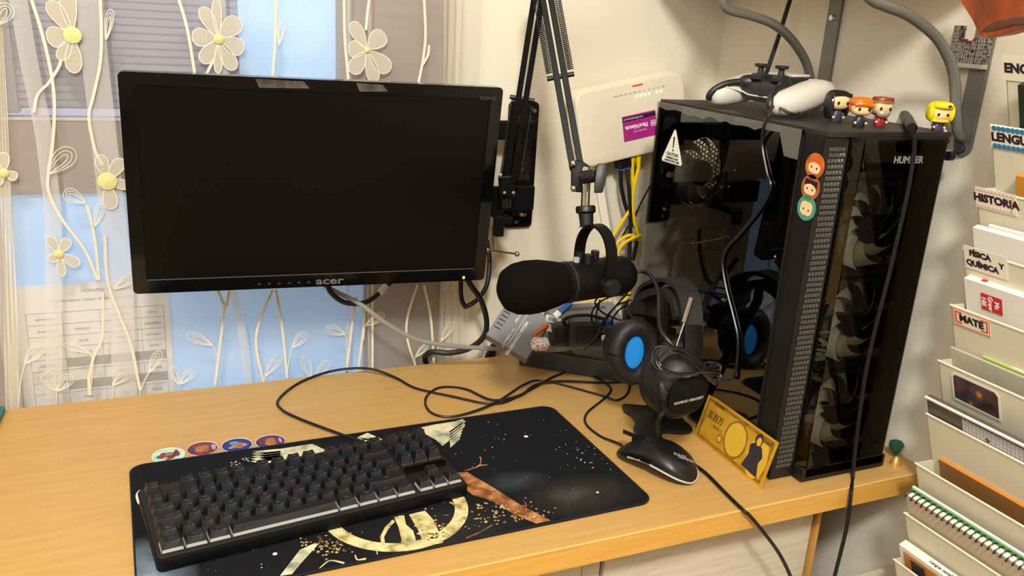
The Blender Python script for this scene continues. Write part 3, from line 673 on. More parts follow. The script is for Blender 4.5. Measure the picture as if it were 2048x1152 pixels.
# adapters
adm = mat('blue_black_plastic', '#2a2b33', .4)
for i, (px, py, dd, sz, lab) in enumerate(((1118, 664, 1.32, (.030, .036, .036), 'small black power adapter beside the white pillbox-like case'), (1168, 664, 1.30, (.050, .040, .040), 'large square black power adapter in middle of the clutter'))):
    F = frame(P(px, py, d=dd), (1, -.35, .05), (0, 0, 1)); a_ = thing('power_adapter', lab, 'adapter', F @ T(0, 0, -.018))
    obj('adapter_body', MB().frust((0, 0, 0), sz[:2], (sz[0]*.9, sz[1]*.9), sz[2]), adm, a_, smooth=False, bevel=.004)
    obj('adapter_face', MB().frust((0, -sz[1]/2, sz[2]*.2), (sz[0]*.6, .004), (sz[0]*.55, .004), sz[2]*.6), BLACK, a_, smooth=False, bevel=.001)
cs = thing('earphone_case', 'small white rounded case with pink floral print on the grey box', 'case', frame(P(1080, 688, d=1.275), (1, -.1, -.05), (-.1, -.5, .8)))
obj('shell', MB().prism(rrect(.026, .018, .005, 4), -.006, .006), mat('white_floral', '#e9e4e0', .4, col2='#c77f86', nscale=220, sharp=(.5, .56)), cs, bevel=.002)
tag(obj('orange_lighter', MB().tube([P(1068, 670, d=1.29), P(1095, 651, d=1.30)], [.006, .006], 10, flat=.6), mat('orange_plastic', '#d86a14', .4)), 'orange lighter lying on the grey converter box', 'lighter')
lb = thing('cable_label_tag', 'white barcode label tag folded on a cable under the foam windscreen', 'label tag', frame(P(1107, 640, d=1.31), (1, -.2, -.35), (-.1, -.7, .6)))
obj('tag_paper', MB().box((0, 0, 0), (.026, .011, .0006)).box((.002, -.014, -.001), (.016, .011, .0006)), PAPER, lb, smooth=False)
m_ = MB(); random.seed(4)
for k in range(12): m_.box((-.008+k*.0013, .0005, .0005), (.0005+.0004*random.random(), .007, .0002))
obj('barcode', m_, INK, lb, smooth=False)
bp = thing('blue_network_plug', 'blue network plug with clear tip beside the white label tag', 'plug', frame(P(1126, 620, d=1.33), (.7, .1, .5), (0, -.5, 1)))
obj('boot', MB().box((.005, 0, 0), (.024, .009, .008)), mat('blue_boot', '#1f5fb5', .4), bp, bevel=.0015, smooth=False)
obj('clear_tip', MB().box((-.012, 0, 0), (.010, .010, .007)), WHITEP, bp, smooth=False)
cable('network_cable', [P(1132, 610, d=1.34), P(1150, 598, d=1.36), P(1162, 590, d=1.38)], .0028, mat('blue_cable', '#2a62b0', .4), 'short blue network cable rising from the blue plug')
tag(obj('blue_network_plug', MB().box((0, 0, 0), (.022, .008, .008), frame(P(1212, 646, d=1.27), (.9, -.2, .1), (0, 0, 1))), mat('blue_boot2', '#1f68c0', .4), bevel=.0015, smooth=False), 'blue network plug among the tangled thin cables left of headphones', 'plug')
random.seed(11)
tang = [[(1262, 590), (1225, 592), (1195, 608), (1183, 630), (1190, 655), (1215, 670), (1245, 668)], [(1262, 600), (1232, 612), (1212, 640), (1200, 665), (1185, 690)], [(1260, 610), (1240, 618), (1222, 645), (1228, 668), (1250, 672)],
        [(1255, 585), (1238, 605), (1208, 640), (1195, 668), (1168, 700)], [(1265, 625), (1235, 650), (1205, 668), (1180, 690)], [(1262, 640), (1240, 640), (1205, 625), (1190, 605), (1200, 592)], [(1200, 600), (1192, 640), (1215, 655), (1255, 636)]]
for i, l_ in enumerate(tang):
    cable('tangled_cable', [P(*p, d=1.275 - .008*(i % 4) + .012*math.sin(k*2+i)) for k, p in enumerate(l_)], .0014, RUB, 'one of the thin black wires knotted between the microphone and headphones', group='thin black wires in the tangle')
cable('adapter_cable', [P(1130, 650, d=1.30), P(1128, 640, d=1.285), P(1145, 632, d=1.28), P(1175, 630, d=1.28), P(1198, 635, d=1.28), P(1215, 640, d=1.28)], .0026, RUB, 'black cable arching over the large power adapter')
# thick grey cable from monitor to clutter, black cables
cable('grey_video_cable', [P(640, 565, y=-.03), P(665, 580, y=-.04), P(720, 608, y=-.06), P(770, 645, y=-.07), P(830, 678, y=-.075), P(890, 690, y=-.08), P(960, 696, y=-.08), P(1040, 699, y=-.085), P(1110, 700, y=-.10), P(1170, 692, y=-.125), P(1225, 685, y=-.14)], .0038, mat('pale_grey_cable', '#8f887c', .45), 'pale grey video cable sagging from monitor across to the grey box')
cable('monitor_power_cable', [P(655, 566, y=-.05), P(662, 585, y=-.055), P(690, 605, y=-.055), P(730, 605, y=-.05), P(762, 583, y=-.04), P(785, 560, y=-.03)], .0040, RUB, 'black cable loop with white tag hanging under the monitor logo')
tag(obj('paper_cable_tag', MB().tube([P(759, 586, y=-.045), P(772, 571, y=-.038)], .0052, 10), PAPER), 'white paper tag wrapped round the black cable below the monitor', 'label tag')
cable('black_power_lead', [P(922, 545, y=-.03), P(922, 590, y=-.03), P(928, 610, y=-.03), P(935, 612, y=-.03), P(958, 596, y=-.03), P(975, 565, y=-.03), P(979, 520, y=-.02), P(974, 480, y=-.01)], .0040, RUB, 'black cable looped at the lower right corner of monitor')
cable('black_power_lead', [P(930, 552, y=-.06), P(945, 575, y=-.06), P(962, 600, y=-.055), P(973, 640, y=-.05), P(968, 672, y=-.045), P(940, 696, y=-.035), P(900, 706, y=-.02), P(865, 704, y=-.006), P(850, 714, y=.004), P(856, 735, y=.008)], .0048, RUB, 'long black cable curving from monitor down behind the back edge of desk')
cable('black_power_lead', [P(1010, 655, y=0), P(1000, 670, y=.005), P(990, 685, y=.008), P(978, 705, y=.012), P(972, 722, y=.012)], .0045, RUB, 'ribbed black cable end rising behind the desk beside the converter box')
cable('black_power_lead', [P(1035, 622, y=.01), P(1015, 640, y=.01), P(1003, 660, y=.005), P(992, 690, y=.012), P(984, 715, y=.012)], .0045, RUB, 'black cable coming over the top of the converter box')
tag(obj('green_ornament', MB().lathe([(.0012, .002), (.006, .010), (.0105, .020), (.0095, .024), (.004, .027), (.0012, .028)], T(.966, -.512, DZ+.002) @ RY(-8), 7), mat('green_glitter', '#0f5a40', .4, bump=1, bscale=900), bevel=0), 'small green glittery ornament at the desk corner behind the computer', 'ornament')
tag(obj('gold_bell', MB().lathe([(.008, 0), (.0075, .003), (.005, .010), (.002, .013)], T(.952, -.526, DZ), 14), mat('gold_paint', '#d9a24c', .4, .5)), 'small golden piece standing under the green ornament', 'ornament')
tag(obj('teal_notebook', MB().prism(rrect(.14, .13, .006, 3), DZ+.0, DZ+.008, T(-.262, -.068, 0) @ RZ(-4)), mat('teal_cover', '#1f7468', .5), bevel=.001, smooth=False), 'corner of a teal notebook at the far left of the desk', 'notebook')

# ================================================================== MOUSE PAD
Fp = T(.268, -.366, DZ) @ RZ(.9)
pw, ph = .592, .288
pad = thing('desk_mat', 'black mouse mat printed with stars, wings and golden branches', 'mat', Fp)
padm = mat('pad_cloth_print', '#1c1b22', .85, spec=.15); nt = padm.node_tree; b_ = nt.nodes['Principled BSDF']
tc = nt.nodes.new('ShaderNodeTexCoord')
def blob(cx, cy, rx, ry, col, strength, prev):
    mp = nt.nodes.new('ShaderNodeMapping'); mp.vector_type = 'POINT'; mp.inputs['Location'].default_value = (-cx/rx, -cy/ry, 0); mp.inputs['Scale'].default_value = (1/rx, 1/ry, 1)
    nt.links.new(tc.outputs['Object'], mp.inputs[0]); g_ = nt.nodes.new('ShaderNodeTexGradient'); g_.gradient_type = 'SPHERICAL'; nt.links.new(mp.outputs[0], g_.inputs[0])
    nn = nt.nodes.new('ShaderNodeTexNoise'); nn.inputs['Scale'].default_value = 30; nn.inputs['Detail'].default_value = 5; nt.links.new(tc.outputs['Object'], nn.inputs['Vector'])
    mu = nt.nodes.new('ShaderNodeMath'); mu.operation = 'MULTIPLY'; nt.links.new(g_.outputs['Fac'], mu.inputs[0]); nt.links.new(nn.outputs['Fac'], mu.inputs[1])
    m2 = nt.nodes.new('ShaderNodeMath'); m2.operation = 'MULTIPLY'; m2.use_clamp = True; m2.inputs[1].default_value = strength; nt.links.new(mu.outputs[0], m2.inputs[0])
    mx = nt.nodes.new('ShaderNodeMixRGB'); mx.inputs[2].default_value = lin(col); nt.links.new(m2.outputs[0], mx.inputs[0])
    if prev is None: mx.inputs[1].default_value = lin('#151419')
    else: nt.links.new(prev.outputs[0], mx.inputs[1])
    return mx
pv = blob(.150, -.045, .05, .028, '#6f8388', .32, None); pv = blob(.205, -.095, .035, .022, '#857c84', .45, pv); pv = blob(.215, -.10, .09, .05, '#4c4d3c', .7, pv); pv = blob(-.285, -.10, .05, .08, '#9fb0c8', 1.2, pv); pv = blob(.03, -.12, .1, .05, '#41453f', .6, pv)
nt.links.new(pv.outputs[0], b_.inputs['Base Color'])
obj('cloth', MB().prism(rrect(pw, ph, .018, 6), 0, .003), padm, pad, smooth=False)
stt = MB(); n = 260; o_ = rrect(pw, ph, .018, 8); pts = [Vector((x, y, .0026)) for x, y in o_]; stt.tube(pts+[pts[0]], .0012, 6)
obj('stitched_rim', stt, mat('rim_thread', '#12101c', .8, bump=1, bscale=1500), pad)
ZP = .0031
iFp = Fp.inverted()
def pp(px, py): v_ = iFp @ P(px, py, z=DZ+.003); return (v_.x, v_.y)
starm = mat('star_print', '#e8e6dc', .8); m_ = MB(); random.seed(21)
stars = [(1052, 873, 5), (1008, 878, 1.5), (845, 860, 5), (550, 1108, 4), (497, 940, 4), (960, 915, 1.6), (985, 895, 1.5), (1195, 985, 3)]
for px, py, r in stars: c = pp(px, py); m_.prism(disc(r*.00062, 12, *c), ZP, ZP+.0002)
for k in range(110):
    c = ((random.random()-.5)*(pw-.03), (random.random()-.5)*(ph-.03)); m_.prism(disc(.0004+.0006*random.random()**3, 6, *c), ZP, ZP+.0002)
for px, py, s_ in ((492, 918, 10), (1145, 905, 40), (1185, 925, 40), (470, 928, 12)):
    for k in range(12): c = pp(px+random.gauss(0, s_*.5), py+random.gauss(0, s_*.25)); m_.prism(disc(.0005+.0005*random.random(), 6, *c), ZP, ZP+.0002)
so = obj('printed_stars', m_, starm, pad, smooth=False); so['kind'] = 'stuff'
gold = ramp_noise('old_gold_print', [(.3, '#7d6a3c'), (.45, '#c2b57c'), (.6, '#ddd3a0'), (.75, '#9c8a50')], 60, .8)
gold2 = ramp_noise('pale_map_print', [(.3, '#6f7d70'), (.5, '#c8c4a0'), (.65, '#e4dcb4'), (.8, '#a77f5a')], 45, .8)
rust = ramp_noise('rust_print', [(.3, '#4a2d1c'), (.45, '#8a5226'), (.6, '#b87b48'), (.8, '#d9b070')], 70, .8)
def clip(c): return (max(-pw/2+.003, min(pw/2-.003, c[0])), max(-ph/2+.003, min(ph/2-.003, c[1])))
def flat(name, poly, m, z=ZP): return obj(name, MB().prism([clip(pp(*p)) for p in poly], z, z+.0002), m, pad, smooth=False)
# golden ring (printed arc on the table plane)
c0 = Vector(pp(795, 985)); ringp = [pp(*p) for p in ((950, 1035), (845, 1128), (760, 1128), (660, 1050))]
rr = .100; c0 = Vector(RINGC)
def arc(a0, a1, r, w, m, name, zz=ZP):
    m_ = MB(); n = 40; o = []
    for k in range(n+1): a = R(a0+(a1-a0)*k/n); o.append((c0.x+(r+w/2)*math.cos(a), c0.y+(r+w/2)*math.sin(a)))
    i_ = []
    for k in range(n+1): a = R(a0+(a1-a0)*k/n); i_.append((c0.x+(r-w/2)*math.cos(a), c0.y+(r-w/2)*math.sin(a)))
    vs = [(x, y, zz) for x, y in o+i_] + [(x, y, zz+.0002) for x, y in o+i_]; N = 2*(n+1)
    fs = [(N+k, N+k+1, N+n+2+k, N+n+1+k) for k in range(n)]
    m_.add(vs, fs); return obj(name, m_, m, pad, smooth=False)
arc(-205, 32, RINGR, .016, gold, 'printed_ring')
def wing(pts, name): return flat(name, pts, gold2)
wing([(505,907),(560,898),(625,888),(650,900),(668,930),(640,935),(600,930),(560,925),(520,915)], 'printed_wing')
for k in range(5): flat('printed_feather', [(505-k*1, 903+k*5), (560, 898+k*4), (565, 905+k*4), (530, 909+k*5)], gold2, ZP+.0001)
wing([(838,856),(865,850),(910,843),(926,838),(930,852),(918,866),(900,880),(885,892),(872,880),(850,868)], 'printed_wing')
for k in range(7): flat('printed_feather', [(895+k*1, 860+k*5), (925-k*1, 840+k*6), (932-k*2, 843+k*6), (900, 866+k*5)], gold2, ZP+.0001)
flat('printed_band', [(715,875),(735,866),(780,886),(778,896)], gold2, ZP+.0001); flat('printed_band', [(715,875),(700,905),(690,915),(712,900),(738,878)], gold2, ZP+.0001)
flat('printed_band', [(600,1100),(645,1080),(608,1120),(585,1152),(560,1152)], gold2, ZP+.0001)
flat('printed_band', [(788,1035),(808,1031),(812,1050),(826,1062),(835,1090),(845,1112),(805,1118),(803,1080),(797,1055)], gold, ZP+.0003)
flat('printed_band', [(818,1030),(850,1022),(868,1042),(880,1070),(890,1092),(862,1112),(848,1090),(836,1060)], gold, ZP+.0003)
flat('printed_curl', [(785,1040),(770,1055),(760,1075),(765,1097),(772,1097),(768,1075),(778,1056),(790,1044)], gold, ZP+.0003)
flat('printed_branch', [(905,945),(935,945),(985,975),(1040,1010),(1110,1052),(1082,1060),(1030,1030),(985,1003),(945,990),(920,970)], rust, ZP+.0003)
for l_ in (((930,942),(958,932),(962,915)), ((955,932),(975,930)), ((690,1130),(660,1122),(640,1140)), ((740,1135),(715,1120),(710,1110)), ((735,1085),(750,1095),(755,1110)), ((900,1005),(925,1020),(930,1040)), ((938,1085),(960,1065),(985,1050)), ((1040,1030),(1052,1012),(1046,1000))):
    q_ = catmull([Vector((*clip(pp(*p)), ZP+.0004)) for p in l_], 5); obj('printed_twig', MB().tube(q_, [.0016-.0012*i/len(q_) for i in range(len(q_))], 4, flat=.15, up=(0, 0, 1)), gold if l_[0][0] < 920 else rust, pad)
random.seed(5); m_ = MB()
for k in range(260):
    if k < 120: c = pp(random.gauss(1010, 45), random.gauss(1030, 16)); 
    elif k < 190: c = pp(random.gauss(870, 14), random.gauss(1065, 18))
    else: c = pp(random.gauss(655, 20), random.gauss(1092, 10))
    if abs(c[0]) > pw/2-.012 or abs(c[1]) > ph/2-.012: continue
    a0 = random.random()*6; r = .0012+.0016*random.random()
    m_.prism([(c[0]+r*random.uniform(.4, 1)*math.cos(a0+j*1.05), c[1]+r*random.uniform(.4, 1)*math.sin(a0+j*1.05)) for j in range(6)], ZP+.0004, ZP+.0006)
so = obj('printed_foliage', m_, ramp_noise('foliage_print', [(.35, '#2b2016'), (.5, '#b98d50'), (.65, '#e0d09a')], 90, .8), pad, smooth=False); so['kind'] = 'stuff'

# round stickers on desk
def rnd_sticker(c, r, m, lab, blobs, Fx=None, group=None, rim=None, nm='round_sticker'):
    t = thing(nm, lab, 'sticker', Fx if Fx is not None else T(*c), group)
    obj('backing', MB().prism(disc(r, 28), 0, .0004), m, t, smooth=False)
    if rim: 
        m_ = MB(); pts = [Vector((r*.96*math.cos(2*math.pi*k/28), r*.96*math.sin(2*math.pi*k/28), .0004)) for k in range(29)]; m_.tube(pts, .0006, 4); obj('rim', m_, rim, t)
    for i, (poly, mm) in enumerate(blobs): obj('print_shape', MB().prism(poly, .0004+.0001*i, .0005+.0001*i), mm, t, smooth=False)
    return t
bl = lambda cx, cy, rx, ry, n=12, j=.25: [(cx+rx*(1+random.uniform(-j, j))*math.cos(2*math.pi*k/n), cy+ry*(1+random.uniform(-j, j))*math.sin(2*math.pi*k/n)) for k in range(n)]
random.seed(9)
cs_ = [(337, 911), (405, 898), (474, 891), (541, 884)]
teal = mat('teal_print', '#8ccabf', .4, col2='#c5ded0', nscale=90); red_ = mat('brick_print', '#8e3a30', .4, col2='#5a2230', nscale=150); nav = mat('navy_print', '#2a2f7e', .4); tan = mat('tan_print', '#c08452', .5, col2='#8e4a2e', nscale=220); pur = mat('plum_print', '#3c2f6a', .4, col2='#6a2c3a', nscale=100); lil = mat('lilac_print', '#a9a5c6', .4); sky_ = mat('cyan_print', '#4a9ad0', .4)
S = .0205
rnd_sticker(P(*cs_[0], z=DZ+.0002), S, teal, 'pale teal round sticker with a red shape, leftmost on the desk', [(bl(-.002, -.001, .012, .010), red_), (bl(.001, .002, .005, .005), tan), (bl(.010, .003, .004, .009), red_), (bl(-.004, -.008, .003, .003), lil)], rim=starm)
rnd_sticker(P(*cs_[1], z=DZ+.0002), S, red_, 'brick red round sticker, second from the left above the mat', [(bl(0, 0, .011, .009), tan), (bl(-.013, .0, .004, .008), pur), (bl(.014, .002, .003, .008), lil)], rim=starm)
rnd_sticker(P(*cs_[2], z=DZ+.0002), S, nav, 'navy blue round sticker with small light figure print on desk', [(bl(.002, .0, .009, .008), tan), (bl(-.004, .008, .006, .004), sky_), (bl(.010, -.002, .004, .002), lil), (bl(-.008, -.006, .003, .002), lil)], rim=starm)
rnd_sticker(P(*cs_[3], z=DZ+.0002), S, pur, 'purple round sticker with tan shape, nearest the printed wing', [(bl(.0, .0, .008, .012), tan), (bl(.013, .001, .002, .007), lil), (bl(-.014, .0, .003, .007), red_)], rim=starm)

# ================================================================== KEYBOARD
KL = P(315, 1149, z=DZ+.003); KR = P(937, 992, z=DZ+.003); kd = (KR-KL); kd.z = 0
Fk = frame(KL, kd, (0, 0, 1)) @ RX(4.0)
KW = kd.length; KD = .137; U = .01905; mx = (KW-18.25*U)/2
kb = thing('keyboard', 'black tenkeyless mechanical keyboard on the printed mat', 'keyboard', Fk)
obj('base', MB().prism(rrect(KW, KD, .007, 4, KW/2, KD/2), .0, .015), SATIN, kb, bevel=.002)
obj('top_plate', MB().prism(rrect(KW-.004, KD-.004, .005, 4, KW/2, KD/2), .0152, .0165), mat('key_plate', '#09090b', .6), kb, bevel=.0005)
obj('foot', MB().span((.03, KD-.025, -.009), (.05, KD-.012, .0)), BLACK, kb, smooth=False); obj('foot', MB().span((KW-.05, KD-.025, -.009), (KW-.03, KD-.012, .0)), BLACK, kb, smooth=False)
keym = mat('keycap_black', '#131317', .45, bump=.1, bscale=1500); skirt = mat('translucent_skirt', '#a5a29e', .25); skirt2 = mat('dark_skirt', '#2b2a2d', .3)
leg = MB(); legm = mat('legend_print', '#4d5162', .6)
my = (KD-6.35*U)/2
def key(u, row, w=1, h=1, s='', extra=None):
    x = mx+(u+w/2)*U; y = my+(row+h/2)*U + (.25*U if row >= 5 else 0)
    tilt = {0: -.001, 1: -.0005, 2: 0, 3: .0005, 4: .001, 5: .0015}[row]
    z0 = .0172; H = .0114+tilt*1.4
    bw, bd = w*U-.0009, h*U-.0009; tw, td = bw-.0066, bd-.0072
    m_ = MB(); m_.mi = 1
    f = .30 if row == 0 else .2
    iw, idp = bw+(tw-bw)*f, bd+(td-bd)*f
    def ring(a, b_, z, sy=0, dish=0): return [(x-a/2, y-b_/2+sy, z), (x-a/6, y-b_/2+sy, z-dish), (x+a/6, y-b_/2+sy, z-dish), (x+a/2, y-b_/2+sy, z), (x+a/2, y+b_/2+sy, z), (x+a/6, y+b_/2+sy, z-dish), (x-a/6, y+b_/2+sy, z-dish), (x-a/2, y+b_/2+sy, z)]
    r_0 = ring(bw, bd, z0); r_1 = ring(iw, idp, z0+H*f, .0005); r_2 = ring(tw, td, z0+H, .0016, .0010)
    sides = [(k, (k+1) % 8, 8+(k+1) % 8, 8+k) for k in range(8)]
    m_.add(r_0+r_1, sides); m_.mi = 0; m_.add(r_1+r_2, sides); m_.add(r_2, [(0, 1, 6, 7), (1, 2, 5, 6), (2, 3, 4, 5)])
    obj('keycap', m_, [keym, skirt if row == 0 else skirt2], kb, smooth=False, bevel=.0006, bseg=1)
    if s:
        global leg
        leg = join(leg, text_mb(s, .0048 if len(s) < 3 else .0030, T(x, y+.0012, z0+H-.0007) , ext=.00005))
rows = []
key(0, 5, s='ESC')
for g_, st in enumerate((2, 6.5, 11)):
    for k in range(4): key(st+k, 5, s='F%d' % (g_*4+k+1))
for k in range(3): key(15.25+k, 5, s=['PRT', 'SCR', 'BRK'][k])
for k, c in enumerate("º1234567890'¡"): key(k, 4, s=c)
key(13, 4, 2, s='<--')
key(0, 3, 1.5, s='TAB')
for k, c in enumerate('QWERTYUIOP`+'): key(1.5+k, 3, s=c)
key(13.5, 3, 1.5)
key(0, 2, 1.75, s='CAPS')
for k, c in enumerate('ASDFGHJKLÑ´Ç'): key(1.75+k, 2, s=c)
key(13.75, 2, 1.25, s='ENT')
key(0, 1, 1.25, s='SH')
for k, c in enumerate('<ZXCVBNM,.-'): key(1.25+k, 1, s=c)
key(12.25, 1, 2.75, s='SHIFT')
for u, w, s in ((0, 1.25, 'CTR'), (1.25, 1.25, 'WIN'), (2.5, 1.25, 'ALT'), (3.75, 6.25, ''), (10, 1.25, 'GR'), (11.25, 1.25, 'FN'), (12.5, 1.25, 'APP'), (13.75, 1.25, 'CTR')): key(u, 0, w, s=s)
for k in range(3):
    key(15.25+k, 4, s=['INS', 'HOM', 'PGU'][k]); key(15.25+k, 3, s=['DEL', 'END', 'PGD'][k]); key(15.25+k, 0)
key(16.25, 1)
lg_ = obj('legends', leg, legm, kb, smooth=False); lg_['kind'] = 'stuff'
xx = mx+16.75*U; yy = my+2.45*U
obj('status_panel', MB().box((xx, yy, .018), (2.9*U, .5*U, .003)), GLOSSB, kb, smooth=False, bevel=.0005)
text('brand_lettering', 'NEWSKILL GAMING', .0042, T(mx+7.0*U, my+.93*U, .0170) @ RX(0), mat('brand_print', '#5c5a5c', .5), kb)
obj('side_light', MB().tube([(-.0005, KD-.02, .010), (-.0008, KD-.008, .012), (.003, KD-.0005, .0125), (.009, KD+.0003, .012)], .0014, 6, smooth=4), WHITEP, kb)
cable('keyboard_cable', [Fk @ Vector((KW*.76, KD-.004, .008)), P(725, 884, z=DZ+.006), P(680, 868, z=DZ+.0045), P(600, 838, z=DZ+.004), P(562, 818, z=DZ+.002), P(558, 798, z=DZ+.002), P(600, 765, z=DZ+.002), P(665, 742, z=DZ+.006), P(735, 737, z=DZ+.012), P(790, 755, z=DZ+.004), P(830, 776, z=DZ+.002), P(900, 792, z=DZ+.002), P(990, 808, z=DZ+.002), P(1050, 785, z=DZ+.002), P(1100, 757, z=DZ+.003), P(1140, 738, z=DZ+.003), P(1148, 715, z=DZ+.02), P(1130, 690, z=DZ+.045), P(1128, 660, z=DZ+.07)], .0021, RUB, 'black braided keyboard cable winding behind the keyboard')
cable('usb_cable', [P(1240, 700, z=DZ+.03), P(1256, 735, z=DZ+.01), P(1258, 780, z=DZ+.002), P(1235, 800, z=DZ+.002), P(1200, 790, z=DZ+.002), P(1090, 762, z=DZ+.002), P(1050, 768, z=DZ+.004), P(1000, 800, z=DZ+.0055), P(950, 822, z=DZ+.0042), P(895, 834, z=DZ+.002), P(858, 822, z=DZ+.002), P(852, 795, z=DZ+.002), P(880, 775, z=DZ+.002), P(930, 778, z=DZ+.002), P(985, 800, z=DZ+.0065), P(1040, 790, z=DZ+.0065), P(1070, 770, z=DZ+.0045), P(1120, 762, z=DZ+.006), P(1200, 765, z=DZ+.003), P(1252, 764, z=DZ+.002)], .0019, RUB, 'thin black cable lying in a wide loop above the mat')

# ================================================================== MOUSE
m0 = P(1252, 905, z=DZ); m1 = P(1398, 968, z=DZ)
md = Vector((m1.x-m0.x, m1.y-m0.y, 0)); mid = (P(1250, 915, z=DZ)+P(1385, 975, z=DZ))/2 + Vector((.004, .012, 0))
Fmo = frame(mid, -md, (0, 0, 1))      # x points to the cable end
ms = thing('computer_mouse', 'black wired gaming mouse with a pale light strip', 'mouse', Fmo)
ML = .118
def mouse_ring(f, top=1.0, sc=1.0):
    x = -ML/2 + ML*f; wv = (.0310 if f < .45 else .0290)*math.sqrt(max(.0, 1-abs(2*f-1)**3.2))*(1-.06*math.cos((f-.5)*6)) + .0006
    hv = (.038*math.sin(math.pi*min(1, (f*.80+.13)))**.8)*math.sqrt(max(0, 1-abs(2*f-1)**5.0)) + .0012
    return x, wv*sc, hv
secs = []
for i in range(25):
    f = (1-math.cos(math.pi*i/24))/2; x, wv, hv = mouse_ring(f); r = []
    for k in range(20):
        a = 2*math.pi*k/20; c_, s_ = math.cos(a), math.sin(a)
        z = hv*.42 + (hv*.58*abs(s_)**.9 if s_ > 0 else -hv*.42*abs(s_)**.6); ww = wv*(abs(c_)**.75)*(1 if s_ > 0 else .94); r.append((x, math.copysign(ww, c_), z+.0006))
    secs.append(r)
obj('shell', MB().loft(secs), mat('mouse_black', '#141416', .38), ms, angle=60)
pts = []
for f in [.74-.74*k/16 for k in range(16)] + [0.0]:
    x, wv, hv = mouse_ring(max(f, .006)); pts.append((x-.0002, wv*.99, hv*.42+.0012))
pts2 = [(p[0], -p[1], p[2]) for p in reversed(pts)]
obj('light_strip', MB().tube(pts+pts2, .0014, 6, smooth=2), mat('pale_strip', '#b9b6b4', .3), ms)
obj('button_seam', MB().box((.034, 0, .0325), (.045, .0008, .006)), MATTE, ms, smooth=False)
obj('scroll_wheel', MB().cyl((.030, -.0035, .029), (.030, .0035, .029), .0095, seg=20), RUB, ms)
for k, x in enumerate((-.004, .014)): obj('side_button', MB().box((x+.004, .0300, .0215), (.016, .003, .005)), GLOSSB, ms, smooth=False, bevel=.001)
wt = mat('mouse_letter', '#8e8c8a', .5)
obj('lettering', join(text_mb('MARS', .0075, T(-.036, .0035, .0335) @ RY(-25) @ RZ(-137), bold=.0002), text_mb('GAMING', .0060, T(-.043, .000, .0298) @ RY(-28) @ RZ(-137), bold=.0002)), wt, ms, smooth=False)
cable('mouse_cable', [Fmo @ Vector((ML/2-.004, 0, .008)), P(1240, 888, z=DZ+.006), P(1200, 872, z=DZ+.002), P(1172, 848, z=DZ+.002), P(1174, 826, z=DZ+.002), P(1205, 800, z=DZ+.002), P(1222, 780, z=DZ+.002), P(1210, 765, z=DZ+.004), P(1180, 748, z=DZ+.004), P(1160, 730, z=DZ+.012), P(1142, 705, z=DZ+.040), P(1135, 690, z=DZ+.045)], .0018, RUB, 'thin black mouse cable curving across the desk')

# ================================================================== PC CASE
cx0, cx1, cyF, cyB, cz0, cz1 = .745, .945, -.507, -.151, DZ, 1.212
pc = thing('computer_tower', 'black tempered-glass computer tower covered in stickers on the desk', 'computer', T((cx0+cx1)/2, (cyF+cyB)/2, DZ))
CM = mat('case_black', '#121110', .45, bump=.1, bscale=500)
def pcp(name, mb, m=CM, **k): return obj(name, mb, m, pc, world=True, **k)
pcp('top_panel', MB().span((cx0, cyF-.004, cz1-.007), (cx1, cyB, cz1)), mat('dusty_black', '#2b2825', .5, col2='#1f1c1a', nscale=12), smooth=False, bevel=.001)
pcp('base_panel', MB().span((cx0+.002, cyF+.002, cz0+.008), (cx1-.002, cyB, cz0+.014)), smooth=False)
for x in (cx0+.02, cx1-.035):
    for y in (cyF+.03, cyB-.05): pcp('foot', MB().span((x, y, cz0+.0), (x+.018, y+.03, cz0+.008)), RUB, smooth=False)
pcp('far_side_panel', MB().span((cx1-.002, cyF+.01, cz0+.008), (cx1, cyB, cz1-.007)), smooth=False)
pcp('front_frame', MB().span((cx0, cyF+.002, cz0+.006), (cx0+.006, cyF+.038, cz1-.007)).span((cx1-.006, cyF+.002, cz0+.006), (cx1, cyF+.038, cz1-.007)), smooth=False, bevel=.0006)
pcp('frame_rail', MB().span((cx0+.001, cyF+.036, cz0+.008), (cx0+.004, cyB, cz0+.018)).span((cx0+.001, cyF+.036, cz1-.013), (cx0+.004, cyB, cz1-.007)), smooth=False)
# rear panel with fan opening
fz, fr = 1.102, .056; fx = .818
rp = MB(); n = 32; Fy = Matrix(((1, 0, 0, 0), (0, 0, -1, cyB), (0, 1, 0, 0), (0, 0, 0, 1)))
sq = []; ci = []
for k in range(n):
    a = 2*math.pi*k/n + math.pi/4; ci.append((fx+fr*math.cos(a), fz+fr*math.sin(a))); c_, s_ = math.cos(a), math.sin(a); m__ = max(abs(c_), abs(s_)); sq.append((fx+.062*c_/m__, fz+.062*s_/m__))
rp.add([(x, z, 0) for x, z in ci+sq], [(k, (k+1) % n, n+(k+1) % n, n+k) for k in range(n)], Fy)
for a, b in (((cx0+.002, cz0+.012), (fx-.062, cz1-.007)), ((fx+.062, cz0+.012), (cx1-.002, cz1-.007)), ((fx-.062, cz0+.012), (fx+.062, fz-.062)), ((fx-.062, fz+.062), (fx+.062, cz1-.007))): rp.add([(a[0], a[1], 0), (b[0], a[1], 0), (b[0], b[1], 0), (a[0], b[1], 0)], [(0, 1, 2, 3)], Fy)
pcp('rear_panel', rp, smooth=False)
hx = MB(); rh = .0042
